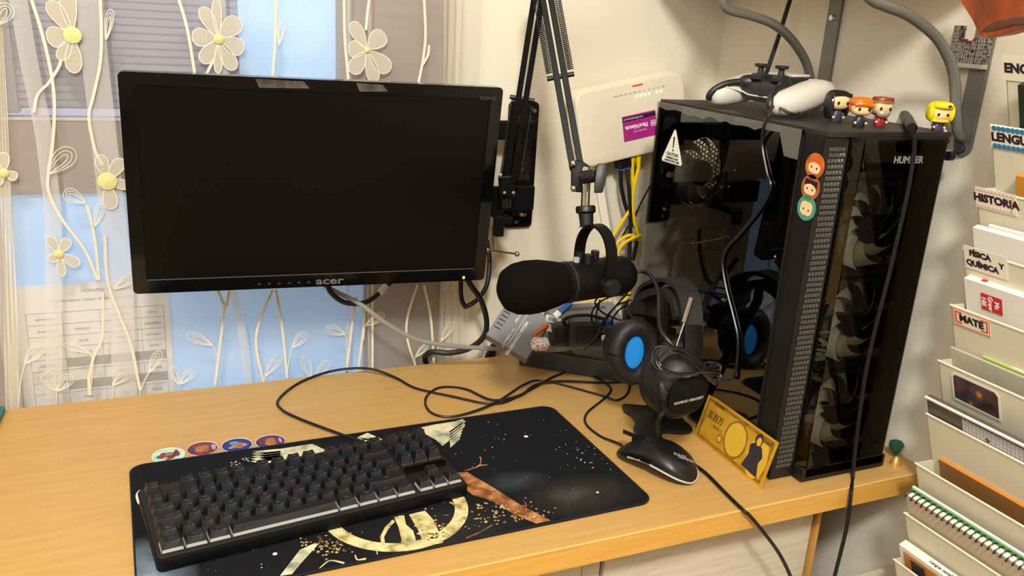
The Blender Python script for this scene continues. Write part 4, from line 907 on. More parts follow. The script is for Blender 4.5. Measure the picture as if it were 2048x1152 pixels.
for i in range(-16, 17):
    for j in range(-18, 19):
        x = i*rh*1.5; z = (j+(.5 if i % 2 else 0))*rh*1.732
        if x*x+z*z > fr*fr: continue
        o1 = [(fx+x+rh*math.cos(R(60*k)), fz+z+rh*math.sin(R(60*k))) for k in range(6)]; o2 = [(fx+x+rh*.70*math.cos(R(60*k)), fz+z+rh*.70*math.sin(R(60*k))) for k in range(6)]
        hx.add([(a, b, .0005) for a, b in o1+o2], [(k, (k+1) % 6, 6+(k+1) % 6, 6+k) for k in range(6)], Fy)
g_ = pcp('honeycomb_grille', hx, smooth=False); g_['kind'] = 'stuff'
bladem = mat('smoky_fan_blade', '#f0efe8', .3)
def fan(c, nrm_y, rad=.056):
    Ff = frame(c, (1, 0, 0), (0, -1, 0))
    rim = MB(); n = 28; o = [(rad*1.06*max(-1, min(1, 1.3*math.cos(2*math.pi*k/n))), rad*1.06*max(-1, min(1, 1.3*math.sin(2*math.pi*k/n)))) for k in range(n)]; i_ = disc(rad, n)
    rim.add([(x, y, z) for z in (-.012, .012) for x, y in o+i_], [(k, (k+1) % n, n+(k+1) % n, n+k) for k in range(n)] + [(2*n+k, 2*n+(k+1) % n, 3*n+(k+1) % n, 3*n+k) for k in range(n)] + [(k, (k+1) % n, 2*n+(k+1) % n, 2*n+k) for k in range(n)] + [(n+k, n+(k+1) % n, 3*n+(k+1) % n, 3*n+k) for k in range(n)], Ff)
    f_ = pcp('case_fan', rim, MATTE)
    bl0 = None
    for b in range(9):
        vs = []
        for i in range(7):
            q = i/6; r = .018+(rad-.020)*q; a = R(b*40+48*q**1.3)
            for s_ in (-1, 1):
                aa = a+s_*R(15-2*q); vs.append((r*math.cos(aa), r*math.sin(aa), s_*.007))
        o_ = obj('fan_blade', MB().add(vs, [(2*i, 2*i+1, 2*i+3, 2*i+2) for i in range(6)], Ff), bladem, f_, world=True)
    obj('fan_hub', MB().cyl((0, 0, -.009), (0, 0, .010), .020, seg=24, F=Ff), mat('hub_black', '#22201f', .35), f_, world=True)
fan((fx, cyB-.018, fz), 1)
for z in (.835, .962, 1.089): fan((.850, cyF+.016, z), 1, .058)
# interior
ID = mat('interior_black', '#1a1918', .55); PCB = mat('pcb_dark', '#1b211c', .5, col2='#26302a', nscale=60)
pcp('motherboard', MB().span((.905, -.40, .90), (.908, -.17, 1.18)), PCB, smooth=False)
pcp('power_supply_cover', MB().span((cx0+.012, cyF+.06, cz0+.014), (cx1-.004, cyB-.004, .85)), mat('shroud', '#24221f', .5), smooth=False, bevel=.002)
pcp('graphics_card', MB().span((.80, -.40, .935), (.903, -.16, .965)), mat('card_shroud', '#2a2927', .35, bump=.1), smooth=False, bevel=.002)
pcp('memory_stick', MB().span((.865, -.335, 1.03), (.905, -.328, 1.16)).span((.865, -.320, 1.03), (.905, -.313, 1.16)), mat('heat_spreader', '#5d5a4c', .3, .5), smooth=False)
ck = MB()
for k in range(12): ck.span((.825, -.290+k*.0055, 1.06), (.895, -.2885+k*.0055, 1.15))
pcp('processor_cooler', ck, mat('fin_metal', '#6c6a60', .3, .8), smooth=False)
pcp('drive_bay_wall', MB().span((.775, -.445, .85), (.94, -.441, 1.20)), ID, smooth=False)
cbm = MB()
for k in range(4): cbm.tube([(.78+.01*k, -.33+.01*k, .86), (.80, -.34, .89), (.86, -.36+.01*k, .90), (.90, -.38, .93)], .002, 6, smooth=4)
pcp('inner_cables', cbm, RUB)
pcp('card_slot_covers', join(*[MB().span((.80, cyB-.004, .90+k*.018), (.90, cyB-.002, .912+k*.018)) for k in range(6)]), GREYP, smooth=False)
# glass side
SG = tinted('tempered_glass', '#b6b3a8', 1.85); FG = tinted('front_glass', '#e2e0d8', 1.42)
pcp('side_glass', gsheet((cx0-.0035, cyF+.037, cz0+.016), (cx0-.0010, cyB+.001, cz1-.004), 0, -1), [SG, CLEAR], smooth=False)
bm2 = MB()
y_a, y_b, z_a, z_b = cyF+.037, cyB+.001, cz0+.016, cz1-.004
for a, b in (((y_a, z_a), (y_b, z_a+.008)), ((y_a, z_b-.006), (y_b, z_b)), ((y_a, z_a), (y_a+.006, z_b)), ((y_b-.006, z_a), (y_b, z_b))): bm2.span((cx0-.0008, a[0], a[1]), (cx0-.0003, b[0], b[1]))
pcp('glass_border', bm2, mat('smoke_border', '#2b2a26', .3), smooth=False)
# film remains on the top edge of glass
fm = MB(); random.seed(8); vs = []; N = 26
for k in range(N+1):
    y = y_b - (y_b-y_a)*k/N; vs += [(cx0-.0040-.001*random.random(), y, z_b+.001), (cx0-.0042-.002*random.random(), y, z_b-.006-.006*random.random()-(.025 if k > N-3 else 0))]
fm.add(vs, [(2*k, 2*k+1, 2*k+3, 2*k+2) for k in range(N)])
pcp('peeling_film', fm, sheer('film', '#b8b4a6', .35, .3))
# front: mesh strips, wedge, glass
def grid_strip(x0, x1, y, name):
    m_ = MB(); cw = .0050; ch = .0070; nx = max(2, int((x1-x0-.004)/cw)); x_s = x0+(x1-x0-nx*cw)/2; nz = int((1.196-.768)/ch)
    for i in range(nx):
        for j in range(nz):
            a = x_s+i*cw+(cw*.25 if j % 2 else 0); z = .768+j*ch
            m_.add([(a, y, z), (a+cw*.8, y, z), (a+cw*.8, y, z+ch*.75), (a, y, z+ch*.75), (a+cw*.5, y-.0022, z+ch*.25)], [(0, 1, 4), (1, 2, 4), (2, 3, 4), (3, 0, 4)])
    o = pcp(name, m_, mat('mesh_stud', '#55504a', .35, .4), smooth=False); o['kind'] = 'stuff'
pcp('front_strip', MB().span((cx0, cyF-.001, cz0+.003), (cx0+.036, cyF+.004, cz1-.007)), smooth=False, bevel=.001)
pcp('front_strip', MB().span((cx1-.018, cyF-.001, cz0+.012), (cx1, cyF+.004, cz1-.007)), smooth=False, bevel=.001)
grid_strip(cx0+.004, cx0+.034, cyF-.0012, 'mesh_studs'); grid_strip(cx1-.017, cx1-.002, cyF-.0012, 'mesh_studs')
gy = cyF-.017; g0, g1 = cx0+.043, cx1-.021
pcp('front_wedge', MB().add([(cx0+.036, cyF+.002, cz0+.006), (g0, gy, cz0+.006), (g0, gy, cz1-.007), (cx0+.036, cyF+.002, cz1-.007)], [(0, 1, 2, 3)]).add([(cx1-.018, cyF+.002, cz0+.006), (g1, gy, cz0+.006), (g1, gy, cz1-.007), (cx1-.018, cyF+.002, cz1-.007)], [(0, 1, 2, 3)]), tinted('wedge_glass', '#4a4943', 1.5), smooth=False)
pcp('front_glass', gsheet((g0, gy-.002, cz0+.008), (g1, gy, cz1-.007), 1, -1), [FG, CLEAR], smooth=False)
pcp('top_cap', MB().span((g0-.006, gy, cz1-.012), (g1+.004, cyF+.004, cz1-.0065)), smooth=False); pcp('bottom_cap', MB().span((g0-.006, gy-.002, cz0+.003), (g1+.004, cyF+.004, cz0+.020)), smooth=False)
pcp('front_grid', join(*[MB().span((g0, cyF+.022, z-.004), (g1, cyF+.026, z+.004)) for z in (.768, .898, 1.026, 1.155)]), ID, smooth=False)
pcp('chassis_label', MB().span((.80, cyF+.02, 1.10), (.86, cyF+.0205, 1.16)), mat('dim_card', '#3e3c34', .6), smooth=False)
text('case_lettering', 'HUMMER', .0150, T(.844, gy-.0023, 1.184) @ fw, mat('steel_letter', '#8f8c86', .4, .5), pc, bold=.0005) if False else pcp('case_lettering', text_mb('HUMMER', .0118, T(.862, gy-.0023, 1.180) @ fw, bold=.0004), mat('steel_letter', '#98958e', .4, .3), smooth=False)
pcp('side_port', MB().cyl((cx1, cyF-.004, cz1-.030), (cx1+.008, cyF-.004, cz1-.030), .006, seg=14), BLACK)
# caution sticker on side glass
Fg = Matrix(((0, 0, -1, cx0-.0037), (-1, 0, 0, 0), (0, 1, 0, 0), (0, 0, 0, 1)))
cc = P(1347, 294, x=cx0-.0037)
ct = thing('warning_sticker', 'white triangular glass caution sticker on the side of the tower', 'sticker', Fg.copy()); ct.matrix_basis = Matrix.Translation(cc-Vector((cx0-.0037, 0, 0))) @ Fg
tri = lambda s, z0, z1, cy=0: MB().prism([(-.027*s, -.021*s+cy), (-.0245*s, -.0245*s+cy), (.0245*s, -.0245*s+cy), (.027*s, -.021*s+cy), (.002*s, .025*s+cy), (-.002*s, .025*s+cy)], z0, z1)
obj('black_border', tri(1.08, 0, .0002), INK, ct, smooth=False)
obj('white_face', tri(1.0, .0002, .0004), mat('sticker_white', '#f4efe2', .5), ct, smooth=False)
em = MB().prism([(-.0011, -.0015), (.0011, -.0015), (.0020, .0140), (0, .0160), (-.0020, .0140)], .0004, .0006); em.prism(disc(.0018, 12, 0, -.0050), .0004, .0006)
obj('exclamation_mark', em, INK, ct, smooth=False)
obj('lettering', join(text_mb('CAUTION', .0068, T(0, -.0115, .0005), bold=.0002), text_mb('TEMPERED GLASS', .0040, T(0, -.0172, .0005), bold=.0002), text_mb('HANDLE WITH CARE', .0040, T(0, -.0215, .0005), bold=.0002)), INK, ct, smooth=False)
# three stickers on the case's front pillar
fx_ = cx0-.0006
org = mat('orange_sticker', '#d9782a', .35, col2='#a04f22', nscale=60); skin = mat('cream_sticker_print', '#ecc99a', .5); brn = mat('bronze_sticker', '#8f4f2c', .3, col2='#b9693a', nscale=50); grn = mat('green_sticker', '#4d9478', .4); drk = mat('dark_hair_print', '#2a1a14', .5); orh = mat('orange_hair_print', '#d8541c', .5)
def round_sq(w, h, cy=0): return rrect(w, h, w*.35, 4, 0, cy)
for (px, py), mm, hair, lab in (((1630, 332), org, orh, 'orange round sticker with pale shape, topmost of three on tower'), ((1621, 375), brn, drk, 'bronze round sticker with dark and pale shape, middle of three'), ((1613, 416), grn, None, 'green round sticker with plain pale shape, lowest of three')):
    c = P(px, py, x=fx_-.0002); random.seed(px)
    bs = [(rrect(.0200, .0165, .006, 4, 0, -.0005), skin)]
    if hair: bs.append(([(-.0105, .009), (.0105, .009), (.0108, .0), (.006, .003), (0, .0045), (-.006, .003), (-.0108, .0)], hair))
    bs += [(disc(.0013, 10, -.0045, -.002), INK), (disc(.0013, 10, .0045, -.002), INK)]
    F = Matrix.Translation(c-Vector((cx0-.0037, 0, 0))) @ Fg @ RZ(-6)
    rnd_sticker(None, .0155, mm, lab, bs, F)

# banknote
n0 = P(1388, 870, z=DZ); n1 = P(1522, 978, z=DZ); nd = n1-n0; nd.z = 0
Fn = frame(n0+nd/2, nd, Vector((-.9, 0, .28)))
Fn = frame(n0+nd/2, nd, (-1, 0, .26))
bn = thing('golden_banknote', 'golden souvenir banknote leaning against the glass side of tower', 'banknote', Fn)
NW, NH = nd.length, .067
goldm = mat('gold_foil', '#dba92c', .45, .25, col2='#c8941c', nscale=40)
obj('foil', MB().box((0, NH/2, 0), (NW, NH, .0006)), goldm, bn, smooth=False)
dkg = mat('brown_gold_print', '#7a5616', .5, col2='#a0741f', nscale=120); lgd = mat('bright_gold_print', '#f0c23a', .35, .3)
def npart(name, poly, m, z=.0004): return obj(name, MB().prism(poly, z, z+.0002), m, bn, smooth=False)
fr_ = MB()
for a, b, c_, d_ in ((0, NH-.0055, NW-.012, .0045), (0, .0055, NW-.012, .0045), (-NW/2+.007, NH/2, .004, NH-.010), (NW/2-.007, NH/2, .004, NH-.010)): fr_.box((a, b, .0004), (c_, d_, .0003))
obj('border_print', fr_, dkg, bn, smooth=False)
npart('oval_shadow_print', disc(.024, 28, .004, NH*.50, .027), dkg); npart('oval_print', disc(.0205, 28, .004, NH*.50, .0235), lgd, .0006)
npart('seal_print', disc(.0065, 18, -.026, NH*.30), dkg); npart('seal_core', disc(.0038, 14, -.026, NH*.30), lgd, .0006)
npart('panel_print', disc(.020, 24, .052, NH*.46, .028), lgd)
npart('figure_print', [(.030, .010), (.036, .030), (.033, .042), (.040, .048), (.048, .050), (.056, .046), (.062, .036), (.058, .026), (.064, .008)], mat('dark_figure_print', '#2c2a33', .5), .0006)
npart('figure_print', disc(.0075, 16, .046, .054, .009), mat('dark_figure_print2', '#3a2a1c', .5), .0006)
npart('figure_print', disc(.0045, 14, .047, .052, .006), mat('pale_gold_print', '#d9a648', .5), .0009)
obj('value_print', join(text_mb('五百万', .0120, T(-.047, NH*.62, .0006), bold=.0002), text_mb('5000000', .0065, T(-.048, NH-.0065, .0008), bold=.0002), text_mb('5000000', .0062, T(NW/2-.020, NH-.010, .0008), bold=.0002), text_mb('BANCO', .006, T(-.036, NH*.45, .0006))), mat('print_brown', '#5a3a10', .5), bn, smooth=False)

# ================================================================== HEADPHONES + STAND
hs = thing('headphone_stand', 'black headphone stand with a flat four-lobed foot', 'stand', T(*P(1312, 838, z=DZ)))
base_px = [(1243, 815), (1252, 812), (1285, 815), (1318, 812), (1350, 815), (1362, 818), (1360, 832), (1368, 845), (1384, 860), (1380, 868), (1360, 870), (1330, 868), (1318, 874), (1292, 873), (1274, 872), (1266, 862), (1270, 848), (1262, 835), (1248, 826)]
bp_ = catmull([P(*p, z=DZ) for p in base_px] + [P(*base_px[0], z=DZ)], 4)[:-1]
obj('foot', MB().prism([(p.x, p.y) for p in bp_], DZ+.0002, DZ+.0045), mat('stand_black', '#1c1b19', .4, bump=.1), hs, world=True, bevel=.0008)
pc_ = P(1318, 842, z=DZ); tp = P(1334, 578, d=1.178)
obj('post', MB().tube([pc_+Vector((0, 0, .004)), pc_+Vector((.0, 0, .03)), pc_.lerp(tp, .55), tp-Vector((0, 0, .03)), tp], [.010, .0075, .007, .007, .007], 12), BLACK, hs, world=True)
hp = thing('gaming_headset', 'black gaming headset with a bright blue ear lining', 'headset', T(*(pc_+Vector((0, 0, .06)))))
fc = P(1262, 700, d=1.235); nc = P(1347, 760, d=1.12)
ea = (nc-fc); ea.z = 0; ea.normalize()                 # ear axis, far to near
hbm = mat('headband_black', '#1a1919', .5, bump=.15, bscale=500); cush = mat('ear_leather', '#191718', .55, bump=.3, bscale=250)
# far cup: pad toward camera
def cup(c, sgn, tiltz, label, k_=1.0):   # sgn +1: pad faces +ea
    zaxis = (ea*sgn + Vector((0, 0, tiltz))).normalized()
    F = frame(c, zaxis.cross(Vector((0, 0, 1))), zaxis) @ Matrix.Scale(k_, 4)
    shell = obj('ear_cup', MB().lathe([(.002, -.034), (.024, -.033), (.034, -.024), (.038, -.008), (.039, .002)], F, 28, 1, 1.15), hbm, hp, world=True)
    pts = [F @ Vector((.028*math.cos(2*math.pi*k/32), .037*math.sin(2*math.pi*k/32), .010)) for k in range(33)]
    obj('ear_pad', MB().tube(pts, .0125, 12, cap=False), cush, hp, world=True)
    return F, shell
F1, _ = cup(fc, 1, .12, '')
ob = obj('ear_lining', MB().lathe([(.001, .010), (.014, .0105), (.020, .009), (.021, .004)], F1, 24, .95, 1.35), mat('bright_blue_lining', '#0d86d8', .8), hp, world=True); ob['label'] = 'bright blue ear lining'
F2, shl = cup(nc, -1, .15, '', 1.1)
obj('cup_plate', MB().prism(rrect(.050, .050, .020, 5), -.037, -.030, F2), SATIN, hp, world=True, bevel=.003)
zz2 = (ea*1).normalized()
Fl = frame(nc + ea*.0425 + Vector((.0, 0, -.010)), Vector((0, 0, 1)).cross(ea) , ea)
obj('cup_lettering', text_mb('GAMING HEADSET', .0050, Fl @ RZ(8), bold=.0002), mat('silver_letter', '#9c9890', .4), hp, world=True, smooth=False)
# headband
hbc = (fc+nc)/2; tb_z = P(1335, 566, d=1.17).z
far_top = fc + Vector((0, 0, .045)); near_top = nc + Vector((.006, 0, .050))
apx = P(1338, 568, d=1.175)
sd = ea.cross(Vector((0, 0, 1))).normalized()
band = [far_top - ea*.012, P(1283, 610, d=1.235), P(1296, 578, d=1.225), P(1322, 562, d=1.20), P(1350, 560, d=1.165), P(1372, 580, d=1.135), P(1382, 620, d=1.118), P(1384, 665, d=1.112)]
obj('headband', MB().strap(catmull(band, 6), sd, .030, .006), hbm, hp, world=True, smooth=True)
inner = [p + (hbc-p)*.10 - Vector((0, 0, .004)) for p in band[1:-1]]
obj('headband_padding', MB().strap(catmull(inner, 6), sd, .034, .010), cush, hp, world=True, smooth=True)
obj('yoke_arm', MB().strap([P(1280, 612, d=1.238), P(1262, 640, d=1.25), P(1256, 668, d=1.262)], sd, .024, .008, smooth=5), hbm, hp, world=True, bevel=.001)
obj('yoke_arm', MB().strap([P(1384, 650, d=1.110), P(1384, 700, d=1.105), P(1368, 742, d=1.092)], sd, .026, .010, smooth=5), SATIN, hp, world=True, bevel=.001)
obj('slider', MB().tube([P(1383, 596, d=1.105), P(1368, 645, d=1.10)], .0036, 8), CHROME, hp, world=True)
obj('slider_rod', MB().tube([P(1368, 645, d=1.10), P(1352, 692, d=1.095)], .0014, 6), CHROME, hp, world=True)
obj('inline_control', MB().tube([P(1322, 765, d=1.085), P(1328, 785, d=1.085), P(1324, 800, d=1.085)], [.0065, .009, .006], 10), BLACK, hp, world=True)
# coiled cable bundle
random.seed(2); bun = MB()
for k in range(6):
    a, b = random.uniform(-14, 14), random.uniform(-13, 13)
    bun.tube([P(1402, 742, d=1.075), P(1370+a, 712+b, d=1.07), P(1335+a, 700+b*.6, d=1.065), P(1312+a*.5, 715+b, d=1.06), P(1322+a, 740+b*.5, d=1.055), P(1360+a, 750+b*.3, d=1.055), P(1402, 744, d=1.065), P(1425+a, 735+b, d=1.085), P(1441, 742+b, d=1.09), P(1430, 756+b, d=1.085), P(1404, 745, d=1.07)], .0016, 6, smooth=6)
tag(obj('coiled_headset_cable', bun, mat('glossy_cable', '#17141a', .16, coat=.6)), 'bundle of shiny black cable tied in loops in front of the headset', 'cable')
cable('headset_cable', [P(1324, 800, d=1.085), P(1326, 822, d=1.09), P(1316, 842, d=1.10), P(1318, 868, z=DZ+.012), P(1335, 890, z=DZ+.006), P(1372, 918, z=DZ+.003), P(1410, 945, z=DZ+.003), P(1450, 985, z=DZ+.003), P(1487, 1021, z=DZ+.002) , P(1500, 1032, y=-.561), P(1530, 1068, y=-.565), P(1560, 1110, y=-.565), P(1584, 1160, y=-.565), P(1610, 1230, y=-.565)], .0024, RUB, 'black cable running from the headset past the mouse over the desk edge')
# cables on the tower
gx = cx0-.006
ct_ = thing('charging_cable', 'black cable with inline connector hanging from the controller over the glass side', 'cable', T(*P(1590, 215, z=cz1+.01)))
obj('cord', MB().tube([P(1592, 228, z=cz1+.010), P(1578, 226, z=cz1+.013), P(1562, 217, z=cz1+.014), P(1548, 218, z=cz1+.010), P(1532, 240, x=gx-.006), P(1524, 285, x=gx), P(1534, 345, x=gx), P(1541, 375, x=gx), P(1520, 418, x=gx), P(1478, 470, x=gx), P(1455, 495, x=gx), P(1445, 525, x=gx), P(1452, 575, x=gx), P(1466, 630, x=gx), P(1476, 680, x=gx), P(1472, 735, x=gx), P(1462, 757, x=gx-.004), P(1440, 758, x=gx-.010)], .0021, 8, smooth=6), mat('shiny_black_cable', '#141218', .34), ct_, world=True)
obj('inline_connector', MB().tube([P(1587, 226, z=cz1+.008), P(1598, 216, z=cz1+.012), P(1612, 203, z=cz1+.016), P(1620, 197, z=cz1+.018)], [.0075, .0070, .0065, .004], 10), BLACK, ct_, world=True)
cable('controller_lead', [P(1618, 198, z=cz1+.018), P(1635, 185, z=cz1+.026), P(1660, 176, z=cz1+.030), P(1685, 178, z=cz1+.028), P(1700, 186, z=cz1+.022), P(1706, 196, z=cz1+.012), P(1712, 205, z=cz1+.006), P(1740, 215, z=cz1+.004)], .0022, RUB, 'black lead arching behind the figurines on the tower top')
ad = thing('hanging_usb_adapter', 'black cable with thick splitter hanging down the front glass of the tower', 'cable', T(*P(1815, 240, z=cz1)))
fy = gy-.008
obj('splitter', MB().tube([P(1797, 213, z=cz1+.012), P(1803, 220, z=cz1+.010), P(1814, 238, z=cz1+.006), P(1824, 256, y=fy-.002), P(1827, 268, y=fy)], [.0026, .0062, .0074, .0062, .0036], 10), BLACK, ad, world=True)
obj('cord', MB().tube([P(1827, 262, y=fy), P(1828, 300, y=fy), P(1822, 345, y=fy), P(1812, 400, y=fy), P(1796, 470, y=fy), P(1775, 560, y=fy), P(1752, 650, y=fy), P(1732, 740, y=fy), P(1716, 850, y=fy), P(1708, 920, y=fy), P(1705, 958, y=fy-.006), P(1702, 985, y=-.561), P(1694, 1050, y=-.566), P(1680, 1110, y=-.566), P(1668, 1160, y=-.566), P(1650, 1260, y=-.566)], .0026, 8, smooth=6), RUB, ad, world=True)
obj('cord', MB().tube([P(1797, 214, z=cz1+.012), P(1788, 207, z=cz1+.018), P(1775, 202, z=cz1+.022), P(1760, 205, z=cz1+.020), P(1745, 215, z=cz1+.006)], .0026, 8, smooth=5), RUB, ad, world=True)
tag(obj('cable_tip', MB().tube([P(1758, 205, z=cz1+.010), P(1754, 190, z=cz1+.022), P(1750, 176, z=cz1+.032)], [.004, .003, .0018], 8), RUB), 'black pointed cable end sticking up behind the red-hatted figurine', 'cable')
cable('vertical_black_cable', [P(1600, -60, y=-.19), P(1580, 0, y=-.19), P(1560, 65, y=-.195), P(1540, 125, y=-.20), P(1532, 148, y=-.205)], .0034, RUB, 'straight black cable rising from the controller to the shelf above')

# ================================================================== CONTROLLER
ge_r = P(1545, 214, z=cz1+.014); ge_l = P(1425, 195, z=cz1+.014)
rdir = (ge_r-ge_l); rdir.z = 0; rdir.normalize(); fwd = Vector((-rdir.y, rdir.x, 0))
Oc = (ge_r+ge_l)/2; Oc.z = cz1
Fc = frame(Oc, rdir, (0, 0, 1))            # x: right hand, y: forward, z up; origin between grip ends
cw_ = mat('controller_white', '#cfc9be', .38, bump=.05, bscale=1200); ckb = mat('controller_black', '#201f22', .42)
gp = thing('game_controller', 'white and black wireless game controller on top of the tower', 'game controller', Fc)
def ering(c, ux, uz, rx, rz, n=18, e=.85):
    return [tuple(Vector(c)+Vector(ux)*math.copysign(abs(math.cos(2*math.pi*k/n))**e, math.cos(2*math.pi*k/n))*rx+Vector(uz)*math.copysign(abs(math.sin(2*math.pi*k/n))**e, math.sin(2*math.pi*k/n))*rz) for k in range(n)]
for s_ in (-1, 1):
    x0_ = s_*.0575
    path = [((x0_*1.02, -.004, .016), .004, .004), ((x0_*1.02, .000, .016), .012, .011), ((x0_*1.04, .012, .018), .0185, .0155), ((x0_*1.06, .032, .022), .0205, .018), ((x0_*1.03, .055, .028), .0215, .019), ((x0_*.99, .075, .033), .022, .018), ((x0_*.96, .092, .035), .0205, .0145), ((x0_*.93, .100, .035), .014, .009), ((x0_*.93, .103, .035), .004, .003)]
    obj('grip_shell', MB().loft([ering(c, (1, 0, 0), (0, -.12, 1), rx, rz) for c, rx, rz in path]), cw_, gp, angle=70)
    ring = [(x0_*1.01+s_*-.001, -.0055, .019)]
    obj('grip_inlay', MB().tube([(s_*.028, .050, .0385), (s_*.042, .030, .0375), (s_*.0495, .012, .0335), (s_*.0555, -.001, .0255), (s_*.059, -.0055, .0175), (s_*.061, -.0040, .0120)], [.008, .0105, .0105, .0100, .0088, .005], 14, smooth=5), ckb, gp)
cp = [((0, .034, .024), .040, .010), ((0, .040, .028), .042, .014), ((0, .060, .034), .042, .0165), ((0, .080, .038), .042, .015), ((0, .095, .038), .040, .012), ((0, .100, .038), .036, .006)]
obj('centre_body', MB().loft([ering(c, (1, 0, 0), (0, -.15, 1), rx, rz, 20, .7) for c, rx, rz in cp]), ckb, gp, angle=70)
obj('white_trim', MB().tube([(-.046, .010, .030), (-.036, .030, .026), (-.022, .034, .022), (.022, .034, .022), (.036, .030, .026), (.046, .010, .030)], .0012, 6, smooth=5), cw_, gp)
obj('touch_pad', MB().prism(rrect(.052, .034, .006, 4, 0, .082), .0480, .0508, RX(2)), cw_, gp, bevel=.001)
for s_ in (-1, 1):
    st_ = obj('analog_stick', MB().lathe([(.0125, .044), (.013, .049), (.0105, .052), (.0045, .052), (.004, .060), (.0085, .061), (.0095, .0625), (.0093, .0645), (.0075, .0652), (.0070, .0640), (.0005, .0638)], T(s_*.0195, .046, -.0005), 20), ckb, gp)
obj('port', MB().box((0, .0345, .022), (.010, .002, .004)), MATTE, gp, smooth=False)
for k in range(4):
    a = R(90*k); obj('face_button', MB().cyl((.054+.009*math.cos(a), .078+.009*math.sin(a), .049), (.054+.009*math.cos(a), .078+.009*math.sin(a), .0495), .0045, seg=12), WHITEP, gp)

# ================================================================== FIGURINES
skn = mat('vinyl_skin', '#f0cf98', .4); eye = mat('vinyl_eye', '#1a0f0c', .2)
def figure(px, py, hairm, bodym, lab, style, yaw, s=1.0, grp=None):
    p = P(px, py, z=cz1)
    if px > 1850: p = Vector((.9290, -.501, cz1))
    t = thing('vinyl_figurine', lab, 'figurine', T(*p) @ RZ(yaw) @ Matrix.Scale(s, 4))
    t.matrix_basis = T(*p) @ RZ(yaw)
    s_ = s
    def q(v): return tuple(a*s_ for a in v)
    obj('body', MB().loft([ering(q((0, 0, z)), (1, 0, 0), (0, 1, 0), w*s_, d*s_, 12, .8) for z, w, d in ((.0, .0062, .0045), (.001, .0070, .005), (.006, .0062, .0048), (.012, .0050, .0042), (.0135, .003, .003))]), bodym, t)
    for k in (-1, 1): obj('arm', MB().tube([q((k*.005, 0, .011)), q((k*.0078, -.002, .0075)), q((k*.0065, -.0045, .0055))], [.0020*s_, .0018*s_, .0016*s_], 7), bodym, t); obj('hand', MB().ell(q((k*.0065, -.0050, .0052)), q((.0017, .0017, .0017)), seg=8, rings=5), skn, t)
    hm = skn if style != 'beard' else mat('silver_beard_skin', '#d8c496', .4)
    obj('head', MB().ell(q((0, 0, .0230)), q((.0118, .0100, .0098)), seg=20, rings=14, e=.72), hm, t, angle=80)
    for k in (-1, 1): obj('eye', MB().ell(q((k*.0058, -.0098, .0215)), q((.0017, .0008, .0020)), seg=10, rings=6), eye, t)
    if style == 'long':
        h_ = MB().ell(q((0, .0022, .0252)), q((.0132, .0104, .0100)), seg=20, rings=12, e=.7)
        obj('hair', h_, hairm, t); obj('hair_side', MB().ell(q((-.0118, -.001, .0165)), q((.0030, .0085, .0135)), seg=12, rings=10, e=.8).ell(q((.0118, .002, .0175)), q((.0022, .0075, .0115)), seg=12, rings=10, e=.8).ell(q((0, .0085, .0165)), q((.0115, .0035, .0125)), seg=12, rings=8), hairm, t)
        obj('fringe', MB().add([q(v) for v in ((-.0115, -.0088, .0285), (.0, -.0106, .0300), (.0112, -.0092, .0270), (.0118, -.0075, .0315), (0, -.0085, .0345), (-.0118, -.0070, .0315))], [(0, 1, 2, 3, 4, 5)]), hairm, t)
    elif style == 'short':
        obj('hair', MB().ell(q((0, .0014, .0283)), q((.0130, .0112, .0066)), seg=20, rings=12, e=.72).ell(q((0, .0050, .0235)), q((.0126, .0072, .0095)), seg=18, rings=10, e=.75), hairm, t)
        obj('fringe', MB().tube([q(v) for v in ((-.0110, -.0080, .0265), (-.004, -.0105, .0275), (.004, -.0106, .0270), (.0105, -.0090, .0250))], [.0028*s_]*4, 8, smooth=3), hairm, t)
    elif style == 'beard':
        obj('hat', MB().lathe([(.0105*s_, .0290*s_), (.0128*s_, .0295*s_), (.0130*s_, .0330*s_), (.0118*s_, .0345*s_), (.002*s_, .0352*s_)], None, 20, 1, .85), hairm, t)
        obj('hat_band', MB().lathe([(.0122*s_, .0275*s_), (.0133*s_, .0280*s_), (.0133*s_, .0305*s_), (.0122*s_, .0308*s_)], None, 20, 1, .86), mat('gold_band', '#b08a4a', .35, .5), t)
        obj('beard', MB().ell(q((0, -.0050, .0155)), q((.0088, .0062, .0055)), seg=16, rings=10).ell(q((0, .003, .0185)), q((.0125, .0085, .0070)), seg=16, rings=10), mat('silver_beard', '#b5a78c', .35, .3), t)
    else:
        obj('hood', MB().ell(q((0, .0030, .0240)), q((.0158, .0112, .0135)), seg=22, rings=14, e=.7).ell(q((0, -.004, .0325)), q((.0125, .0105, .0050)), seg=18, rings=10, e=.75).ell(q((-.0135, -.003, .023)), q((.0030, .0075, .0105)), seg=12, rings=8).ell(q((.0135, -.003, .023)), q((.0025, .0070, .0100)), seg=12, rings=8).ell(q((0, -.003, .0128)), q((.0125, .0070, .0022)), seg=16, rings=8), hairm, t)
        obj('hood_mark', MB().ell(q((.004, -.0135, .0325)), q((.0030, .0015, .0016)), seg=10, rings=6), eye, t)
        obj('hand_fan', MB().add([q(v) for v in ((.006, -.006, .006), (.011, -.007, .0005), (.006, -.008, .0000))], [(0, 1, 2)]), mat('silver_card', '#c9c6c0', .3, .3), t, smooth=False)
    return t
figure(1670, 243, mat('vinyl_black', '#1d1a1c', .25), mat('vinyl_charcoal', '#3c3a48', .4), 'tiny vinyl figurine with long black hair on the tower', 'long', -10, 1.15)
figure(1716, 254, mat('vinyl_orange', '#e06a12', .3), mat('vinyl_dark_suit', '#2a2530', .4), 'tiny vinyl figurine with short orange hair on the tower', 'short', -22, 1.05)
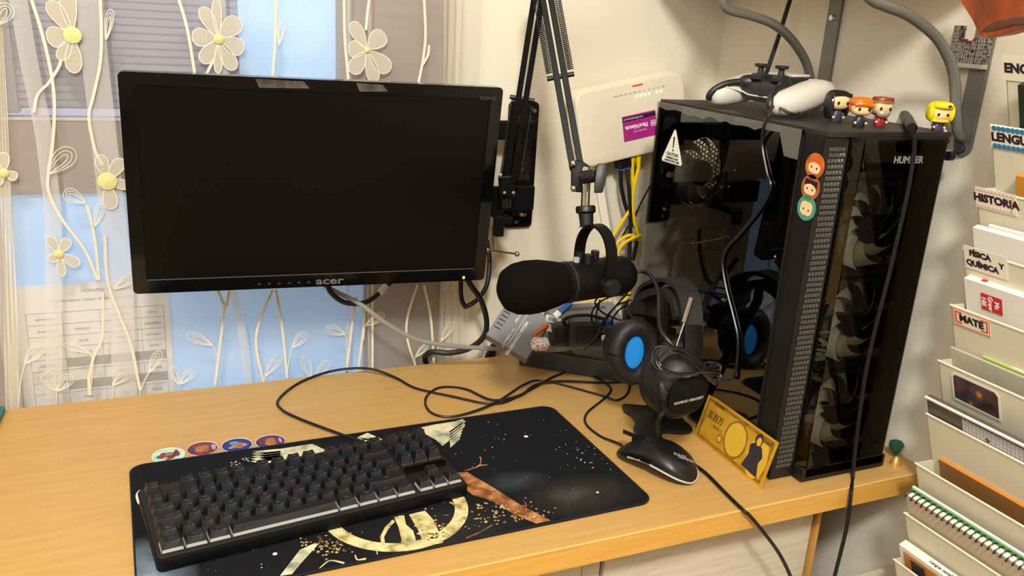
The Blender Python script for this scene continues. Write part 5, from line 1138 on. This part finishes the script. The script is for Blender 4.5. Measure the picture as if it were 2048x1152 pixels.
figure(1757, 252, mat('vinyl_dark_red', '#8e2f22', .35), mat('vinyl_red_robe', '#9c2a26', .35), 'tiny vinyl figurine in red robe and flat red hat', 'beard', -18, 1.05)
figure(1890, 254, mat('vinyl_yellow', '#f0dc10', .45, bump=.5, bscale=600), mat('vinyl_purple', '#4b3a4e', .4), 'tiny vinyl figurine in a bright yellow hood near tower corner', 'hood', -25, .98)

# ================================================================== MAGNET, HANGING PRINT
cas = P(1942, 92, x=WX-.010)
mg = thing('castle_magnet', 'silver and red castle model stuck on the right shelf bracket', 'magnet', Matrix(((0, 0, -1, WX-.006), (-1, 0, 0, cas.y), (0, 1, 0, cas.z-.022), (0, 0, 0, 1))))
sil = mat('pewter', '#9d988e', .35, .6, col2='#4a4640', nscale=260, sharp=(.45, .55)); rdr = mat('red_roof', '#8f3a30', .5)
obj('plinth', MB().box((0, -.002, .006), (.054, .006, .012)), mat('pewter_light', '#cfcabc', .4, .3), mg, bevel=.001, smooth=False)
tw = [(-.0195, .046, .010), (-.010, .028, .010), (.000, .026, .012), (.010, .030, .010), (.0205, .034, .012)]
for x, h_, w_ in tw:
    o = obj('tower', MB().box((x, h_/2, .006), (w_, h_, .011)), sil, mg, smooth=False, bevel=.0006)
    m_ = MB()
    for a in range(int(h_/.0042)):
        m_.box((x, .003+a*.0042, .0117), (w_*1.06, .0007, .0006))
    for b in (-.3, 0, .3): m_.box((x+b*w_, h_/2, .0117), (.0007, h_, .0006))
    obj('tower_relief', m_, mat('pewter_light', '#cfcabc', .4, .3), o)
for x, y_, w_ in ((-.009, .028, .010), (.001, .0262, .012), (.010, .016, .008), (.010, .030, .007)):
    obj('roof', MB().frust((x, y_, .006), (w_, .004), (w_*.6, .004), .006), rdr, mg, smooth=False)
obj('battlement', join(*[MB().box((-.0225+k*.003, .0435, .006), (.0017, .003, .010)) for k in range(3)]), sil, mg, smooth=False)
op = thing('hanging_print', 'orange and red painted bag hanging at the top right corner', 'bag', T(*P(2000, 30, x=.90)))
pts = [P(1915, -40, x=.90), P(1922, 5, x=.90), P(1945, 40, x=.90), P(1958, 68, x=.905), P(1962, 75, x=.90), P(2010, 68, x=.88), P(2060, 52, x=.86), P(2110, 38, x=.84), P(2110, -40, x=.84)]
nn_ = len(pts); offs = Vector((.03, .01, 0))
orp = ramp_noise('orange_painting', [(.3, '#6f4a38'), (.42, '#a4512c'), (.55, '#c65a30'), (.68, '#e07a30'), (.78, '#f2c24a')], 13, .5, stretch=(1, 1, 1), detail=3, dist=1.2)
m_ = MB().add(pts + [p+offs for p in pts], [tuple(range(nn_)), tuple(range(2*nn_-1, nn_-1, -1))] + [(k, (k+1) % nn_, nn_+(k+1) % nn_, nn_+k) for k in range(nn_)])
obj('printed_face', m_, orp, op, world=True, smooth=False, bevel=.001)
obj('flame_streak', MB().tube([P(1985, -15, x=.896), P(1992, 8, x=.895), P(2003, 24, x=.894), P(2008, 30, x=.894)], [.002, .0035, .003, .001], 6, flat=.3, up=(1, 0, 0)), mat('flame_yellow', '#f4cf5c', .5), op, world=True)
obj('dark_streak', MB().tube([P(1962, 60, x=.900), P(1990, 52, x=.886), P(2025, 43, x=.870), P(2060, 40, x=.857)], [.0035, .005, .004, .004], 6, flat=.25, up=(1, 0, 0)), mat('streak_brown', '#6b4530', .6), op, world=True)  # darker brown streak along the lower part of the bag

# ================================================================== FILE RACK
RK = thing('wall_file_rack', 'tall white wall rack of stacked leaning pockets with subject labels', 'rack', T(WX, -.77, .60))
rkm = mat('cream_rack_plastic', '#ddd5bd', .4)
yl, yr_, sp = -.611, -.93, .0708
zt0 = 1.2335
def pocket(i, z):
    XF, XB, H_ = .880, .955, .130
    t = .0016
    # leaning front face: outline in (y,z) with the low cut toward the viewer
    top = [(yl, 0), (yl-.150, 0), (yl-.156, -.002), (yl-.163, -.010), (yl-.172, -.026), (yl-.184, -.037), (yl-.20, -.042), (yr_, -.044)]
    n = len(top); vs = []
    def fx_(dz): return XF + (-dz)*.42
    front = MB()
    for off in (0, t):
        for (y, dz) in top: vs.append((fx_(dz)+off, y, z+dz))
        for (y, dz) in top: vs.append((fx_(-H_)+off, y, z-H_))
    fs = [(k, k+1, n+k+1, n+k) for k in range(n-1)] + [(2*n+k, 3*n+k, 3*n+k+1, 2*n+k+1) for k in range(n-1)] + [(k, 2*n+k, 2*n+k+1, k+1) for k in range(n-1)] + [(0, n, 3*n, 2*n), (n-1, 3*n-1, 4*n-1, 2*n-1)]
    front.add(vs, fs)
    front.mi = 1
    pts = [Vector((fx_(dz)+t/2-.0006, y, z+dz)) for y, dz in top]; front.tube(pts, .0013, 6)
    front.mi = 0
    front.add([(XF, yl, z), (WX-.008, yl, z), (WX-.008, yl, z-H_), (fx_(-H_), yl, z-H_), (XF, yl-t, z), (WX-.008, yl-t, z), (WX-.008, yl-t, z-H_), (fx_(-H_), yl-t, z-H_)], [(0, 1, 2, 3), (7, 6, 5, 4), (0, 4, 5, 1), (0, 3, 7, 4)])
    return obj('pocket', front, [rkm, mat('rack_rim', '#f3ecd0', .3)], RK, world=True, smooth=False)
zs_ = [zt0 + sp*(1-k) for k in range(11)]       # index1 = LENGUA
zs_ = [1.304, 1.2335, 1.162, 1.091, 1.0215, .950, .879, .810, .738, .668, .598]
for i, z in enumerate(zs_): pocket(i, z)
obj('back_plate', MB().span((WX-.007, yr_, .45), (WX-.001, yl, 1.34)), rkm, RK, world=True, smooth=False, bevel=.001)
ln = Vector((.42, 0, -1)).normalized()
def rackF(px, py, z, off=.0008):        # frame on the leaning face of the pocket with top z: x toward the viewer (-y), y up
    q = ray(px, py); n_ = Vector((-1, 0, -.42)).normalized(); p0 = Vector((.880, yl, z)); t_ = (p0-CAM).dot(n_)/q.dot(n_); c = CAM+q*t_
    return frame(c + n_*off, (0, -1, 0), n_)
def label(px, py, zi, txt, w, h, m, tname, sz, deco=None, two=None):
    F = rackF(px, py, zs_[zi]); o = obj('paper_label', MB().box((0, 0, 0), (w, h, .0005), F), m, RK, world=True, smooth=False)
    o['label'] = tname
    if deco: deco(F, o, w, h)
    if two:
        tm = join(text_mb(txt, sz, F @ T(-w*.12, h*.22, .0004), bold=.0006), text_mb(two[0], sz, F @ T(-w*.08, -h*.22, .0004), bold=.0006), text_mb(two[1], sz*.9, F @ T(w*.37, h*.02, .0004), bold=.0006))
    else: tm = text_mb(txt, sz, F @ T(0, 0, .0005), bold=.0007)
    obj('handwriting', tm, mat('marker_ink', '#2a1626', .6), o, world=True, smooth=False)
lp = mat('label_paper', '#e8e2cc', .7)
def border(m, ins=.0, th=.002):
    def f(F, o, w, h):
        b = MB()
        for a, c, d, e in ((0, h/2-ins-th/2, w-2*ins, th), (0, -h/2+ins+th/2, w-2*ins, th), (-w/2+ins+th/2, 0, th, h-2*ins), (w/2-ins-th/2, 0, th, h-2*ins)): b.box((a, c, .0003), (d, e, .0003), F)
        obj('label_border', b, m, o, world=True, smooth=False)
    return f
def brackets(F, o, w, h):
    b = MB(); rm = mat('orange_red_print', '#d8481e', .5)
    for sx in (-1, 1):
        b.box((sx*(w/2-.004), 0, .0004), (.0018, h*.6, .0003), F)
        for sy in (-1, 1): b.box((sx*(w/2-.008), sy*h*.3, .0004), (.009, .0018, .0003), F)
    for sx, sy, a, c in ((0, 1, w, .0008), (0, -1, w, .0008)): b.box((0, sy*(h/2-.001), .0003), (a-.002, c, .0003), F)
    for sx in (-1, 1): b.box((sx*(w/2-.001), 0, .0003), (.0008, h-.002, .0003), F)
    obj('label_border', b, rm, o, world=True, smooth=False)
def waves(F, o, w, h):
    b = MB()
    for sy in (-1, 1):
        for k in range(9): b.prism(disc(.0032, 8, -w/2+.005+k*(w-.01)/8, sy*(h/2-.0025)), .0003, .0006, F)
    obj('label_border', b, mat('blue_wave_print', '#2f7fae', .5), o, world=True, smooth=False)
def scal(F, o, w, h):
    b = MB()
    for sy in (-1, 1): b.tube([F @ Vector((-w/2+.002+k*(w-.004)/40, sy*(h/2-.003)+.0012*math.sin(k*1.57), .0006)) for k in range(41)], .0003, 4)
    for k in range(8): b.box((w/2-.007+.003*math.sin(k*3), -h/2+.004+k*(h-.008)/8, .0005), (.0012, .0022, .0003), F)
    obj('label_border', b, mat('pink_print', '#c98a92', .5), o, world=True, smooth=False)
label(2058, 139, 0, 'ENGLISH', .060, .028, lp, 'cream label reading ENG', .0145)
F = rackF(2034, 139, zs_[0])
label(2028, 279, 1, 'LENGUA', .056, .026, lp, 'blue-edged label reading LENGUA', .0140, waves)
label(1993, 402, 2, 'HISTORIA', .052, .026, lp, 'label with pink scalloped edge reading HISTORIA', .0130, scal)
label(1972, 524, 3, 'FÍSICA', .056, .030, lp, 'two-line label reading FISICA Y QUIMICA', .0100, None, ('QUÍMICA', 'Y'))
label(1944, 643, 4, 'MATE', .050, .024, lp, 'orange-framed label reading MATE', .0128, brackets)
F = rackF(1953, 791, zs_[5])
o = obj('picture_sticker', MB().prism([(-.033, -.019), (-.033, .017), (-.029, .021), (.027, .021), (.033, .015), (.033, -.021), (-.029, -.021)], 0, .0005, F), lp, RK, world=True, smooth=False)
obj('picture_print', MB().prism([(-.030, -.017), (-.030, .015), (-.027, .018), (.026, .018), (.030, .013), (.030, -.018)], .0005, .0007, F), ramp_noise('game_picture', [(.3, '#1d1812'), (.42, '#4a3020'), (.5, '#2d3c56'), (.6, '#6b3a1c'), (.7, '#c0852a')], 55, .4, detail=4), o, world=True, smooth=False)

# contents of the pockets: sheets and books stand just behind the front faces
def content(name, zi, lift, y0, y1, th, m, lab, cat, inset=.004, lean=.42, round_=0, edge=None, hgt=.10):
    z = zs_[zi]; XF = .880+inset
    c = Vector((XF - lift*lean, 0, z+lift)); zb = z-hgt
    n_ = Vector((-1, 0, -lean)).normalized(); dn = Vector((lean, 0, -1)).normalized()
    F = frame((c.x, (y0+y1)/2, c.z), (0, -1, 0), n_)      # y axis = up along the lean, origin at top front edge
    t = thing(name, lab, cat, F); Lg = (hgt+lift)
    w = abs(y1-y0)
    if edge:
        obj('cover', MB().box((0, -Lg/2, -.0005), (w, Lg, .001)).box((0, -Lg/2, -th+.0005), (w, Lg, .001)), m, t, smooth=False, bevel=.0003)
        obj('pages' if edge is PAPER else 'spine', MB().box((0, -Lg/2-.0006, -th/2), (w-.002, Lg, th-.002)) if edge is PAPER else MB().prism([(-w/2, -th), (w/2, -th), (w/2, -.0), (-w/2, 0)], -.0008, .0006, RX(90)), edge, t, smooth=False)
    else: obj('block', MB().box((0, -Lg/2, -th/2), (w, Lg, th)), m, t, smooth=False, bevel=round_)
    return t, F
wht = mat('glossy_white_cover', '#ece8e0', .3); tanb = mat('tan_cover', '#c88a34', .4)
content('loose_paper_stack', 3, .026, yl-.004, yl-.22, .008, PAPER, 'stack of white paper sheets in the FISICA pocket', 'paper stack', inset=.014)
content('loose_paper_stack', 3, .032, yl-.020, yl-.24, .004, PAPER, 'thin bent white sheets behind the paper stack in same pocket', 'paper stack', inset=.020)
content('tan_folder', 2, .022, yl-.038, yl-.25, .012, tanb, 'tan folder standing in the HISTORIA pocket', 'folder', inset=.016, round_=.001)
t, F = content('school_book', 4, .034, yl-.006, yl-.25, .012, wht, 'white school book with red publisher square in the MATE pocket', 'book', inset=.0195, edge=wht)
w2 = .244
obj('publisher_square', MB().box((-w2/2+.036, -.022, .0008), (.027, .022, .0004)), mat('publisher_red', '#c42a2a', .4), t, smooth=False)
obj('publisher_lettering', join(*[text_mb(s, .0085, T(-w2/2+.043-.0085*k, -.022, .0012) @ RZ(-90), bold=.0002) for k, s in enumerate(('Mc', 'Graw', 'Hill'))]), wi, t, smooth=False)
obj('spine_mark', MB().box((-w2/2+.022, .0010, -.008), (.007, .0004, .006)), mat('publisher_red', '#c42a2a', .4), t, smooth=False)
obj('spine_lettering', text_mb('Fisica y Quimica', .006, T(-.03, .0012, -.006) @ RX(-90)), GREYP, t, smooth=False)
t, F = content('school_book', 5, .016, yl-.001, yl-.27, .003, sheer('plastic_cover', '#ddd6c4', .8, .3), 'book in clear plastic cover standing in the picture-sticker pocket', 'book', inset=.0215)
t, F = content('green_book', 5, .019, yl-.042, yl-.26, .008, mat('lime_cover', '#a9bd62', .4), 'pale green book standing behind the clear cover in the rack', 'book', inset=.026, edge=mat('lime_cover', '#a9bd62', .4))
obj('spine_lettering', text_mb('Paraninfo', .0070, T(-.060, .0012, -.004) @ RX(-90), bold=.0002), wi, t, smooth=False)
t, F = content('clear_folder', 6, .024, yl-.000, yl-.29, .006, mat('smoke_plastic', '#5d5850', .35), 'dark folder with a white edge and squared paper inside', 'folder', inset=.004)
obj('white_edge', MB().box((0, .0005, .002), (.29, .0022, .003)), wht, t, smooth=False)
obj('squared_paper', MB().box((.022, -.032, .0006), (.232, .050, .0004)), mat('grid_paper', '#c9c4c6', .7), t, smooth=False)
gl = MB()
for k in range(46): gl.box((-.090+k*.005, -.032, .0009), (.0003, .050, .0001))
for k in range(10): gl.box((.022, -.009-k*.005, .0009), (.232, .0003, .0001))
obj('grid_lines', gl, GREYP, t, smooth=False); obj('punched_hole', MB().prism(disc(.003, 12, -.060, -.020), .0009, .0012), mat('hole_dark', '#5f5149', .6), t, smooth=False)
content('orange_book', 7, .010, yl-.016, yl-.28, .009, mat('brown_cover', '#94683c', .4), 'orange book lying low in pocket above the spiral notebook', 'book', inset=.024, edge=mat('orange_cover', '#c9822a', .35))
F_ = rackF(2000, 1010, zs_[7])
# spiral notebook
t, F = content('spiral_notebook', 8, .030, yl-.002, yl-.30, .010, mat('notebook_card', '#c9b9a0', .5), 'green and white spiral notebook with a long wire binding', 'notebook', inset=.006)
obj('green_cover', MB().box((0, .0006, -.0085), (.298, .0022, .004)), mat('green_cover', '#2f7a34', .4), t, smooth=False)
obj('white_edge', MB().box((0, .0020, -.0125), (.298, .006, .0032)), wht, t, smooth=False)
nb = 38; bk = MB(); rg = MB()
for k in range(nb):
    x = -.146+k*.292/(nb-1)
    rg.tube([(x+.0006*j, .0052*math.sin(a)-.0005, -.0028+.0068*math.cos(a)) for j, a in ((j, 2*math.pi*j/12) for j in range(13))], .0008, 5)
    if k < nb-1: bk.box((x+.0042, .0004, -.0025), (.0054, .0030, .0075))
w_ = obj('page_tab', bk, wht, t, smooth=False, bevel=.0008); w_['kind'] = 'stuff'
w_ = obj('wire_binding', rg, mat('binding_wire', '#3a3a38', .3, .8), t); w_['kind'] = 'stuff'
t, F = content('white_book', 9, .022, yl-.001, yl-.25, .012, wht, 'white and orange book with small square photo at bottom right', 'book', inset=.012, edge=wht)
obj('cover_art', MB().box((0, -.030, .0008), (.235, .048, .0004)), mat('orange_cover', '#c9822a', .35), t, smooth=False)
obj('cover_photo', MB().box((-.095, -.022, .0012), (.022, .020, .0004)), mat('dark_photo', '#3d3a3e', .4), t, smooth=False)
obj('spine_lettering', text_mb('Lengua castellana y literatura', .006, T(-.045, .0012, -.006) @ RX(-90), bold=.0001), INK, t, smooth=False)
# dark items at the very top of the rack
t, F = content('blue_folder', 0, .052, yl-.022, yl-.22, .010, mat('night_cover', '#1b1620', .4), 'dark folder with blue top edge in the ENG pocket', 'folder', inset=.006)
obj('blue_edge', MB().box((0, .0006, -.004), (.2, .0020, .010)), mat('blue_edge', '#3f86c0', .4), t, smooth=False)
content('green_folder', 1, .046, yl-.030, yl-.22, .010, mat('dark_green_cover', '#1c2b22', .5), 'dark green folder standing in the LENGUA pocket', 'folder', inset=.008)
